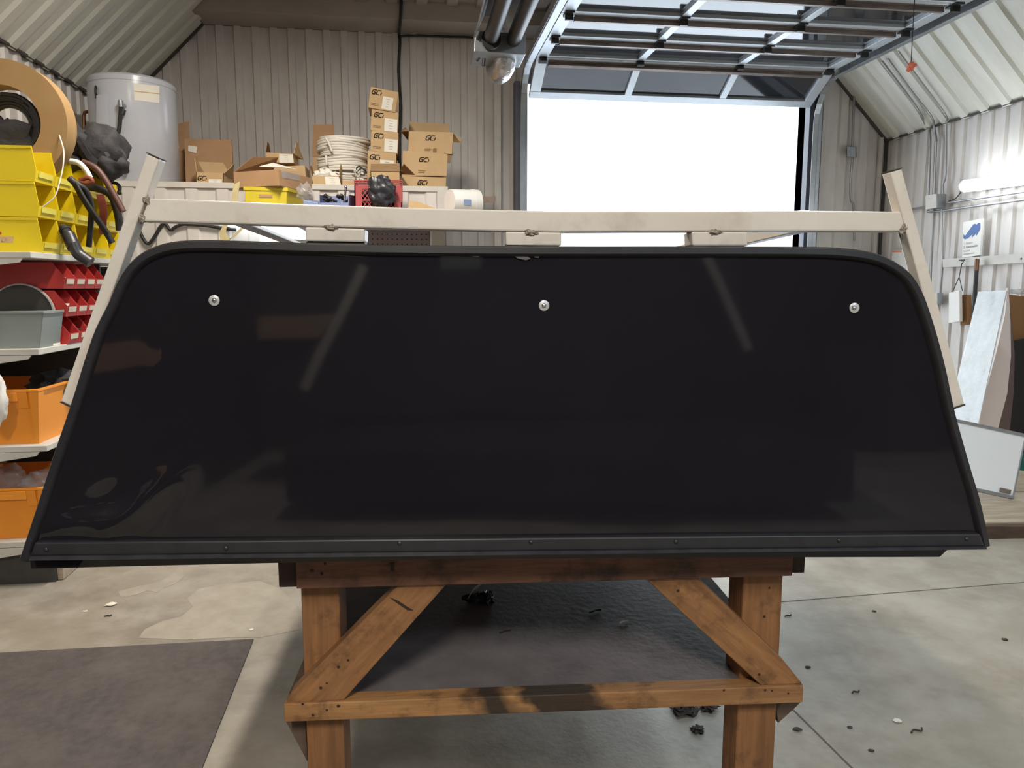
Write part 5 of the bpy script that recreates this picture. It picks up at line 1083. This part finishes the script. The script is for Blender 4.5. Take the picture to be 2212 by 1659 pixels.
for i, (x, y, r, lab) in enumerate(((1348, 1346, .012, 'tiny pale shred on the bench shelf'), (1286, 1323, .016, 'dark sliver on the bench shelf left of the pale shred'), (1092, 1367, .014, 'thin dark twig on the bench shelf below the plastic scrap'))):
    p = bsh(x, y); tag(O('shred', M().tube([p + V((-r, -.3 * r, .003)), p + V((0, .2 * r, .004)), p + V((r, .5 * r, .003))], .0022, 6), 'debris_white' if i == 0 else 'debris_dark', smooth=50), lab, 'litter')

# ---------------------------------------------------------------- the shop behind the camera (it mirrors faintly in the black sheet)
def mirror(p): return p - DD * 2 * (p - P0).dot(DD)
def back(x, y, Yv): return mirror(WY(x, y, Yv))
o2 = T('second_canopy', 'second black canopy with white rack posts behind the camera', 'truck canopy', (.4, -2.6, 0))
A_ = [back(x, y, 5.3) for x, y in ((560, 900), (800, 575), (1515, 565), (1720, 900))]
O('body', M().hexa(A_, [p + V((0, -.5, 0)) for p in A_]), 'black_trim', o2)
for (x0, y0), (x1, y1) in (((780, 565), (660, 838)), ((1532, 560), (1612, 755))):
    O('rack_post', M().tube([back(x0, y0, 5.2), back(x1, y1, 5.2)], .045, 4), 'rack', o2)
O('stand', M().box((-1.2, -3.3, .12), (2.2, -1.75, .42)).box((-1.0, -3.2, 0), (-.8, -3.0, .12)).box((1.8, -3.2, 0), (2.0, -3.0, .12)).box((-1.0, -2.0, 0), (-.8, -1.8, .12)).box((1.8, -2.0, 0), (2.0, -1.8, .12)), 'board_black', o2)  # oversized black box, added to darken the lower part of the sheet's reflection
sw = T('dark_backdrop', 'added unseen dark racking across the wall behind the camera', 'backdrop', (1, -4, 0))  # added dark blocks: they keep the rear wall dark in the sheet's reflection
for x0, x1, z1, mt in ((-2.5, -1.1, 2.5, 'shelf_dark'), (-1.09, .5, 3.0, 'board_black'), (.51, 2.1, 2.8, 'shelf_dark'), (2.11, 3.4, 2.9, 'board_black'), (3.41, 4.75, 2.5, 'shelf_dark')):
    O('dark_block', M().box((x0, -4.12, 0), (x1, -3.7, z1)), mt, sw)
for x0, x1, z0, z1, mt in ((-.45, -.1, 1.5, 1.85, 'grey_plastic'), (-.45, -.12, 1.25, 1.32, 'paper'), (.75, 1.25, 1.35, 1.43, 'paper'), (.8, 1.2, 1.2, 1.26, 'paper'), (-2.1, -1.3, 1.0, 1.2, 'cardboard')):
    O('stored_pack', M().box((x0, -3.69, z0), (x1, -3.55, z1)), mt, sw)

sl = T('side_backdrop', 'dark racking added unseen along the left wall behind the camera', 'backdrop', (-2.2, -1.4, 0))  # added dark blocks that hide the lit left wall from the sheet
for y0, y1, z1 in ((-3.6, -2.4, 2.3), (-2.39, -1.1, 2.6), (-1.09, .3, 2.4), (.31, 1.4, 2.5)):
    O('dark_block', M().box((-2.48, y0, 0), (-1.95, y1, z1)), 'board_black', sl)
for y0, z0, mt in ((-1.6, 1.0, 'cardboard_d'), (-.6, 1.25, 'grey_plastic'), (.4, .7, 'edge_brown')):
    O('stored_pack', M().box((-1.949, y0, z0), (-1.9, y0 + .7, z0 + .13)), mt, sl)
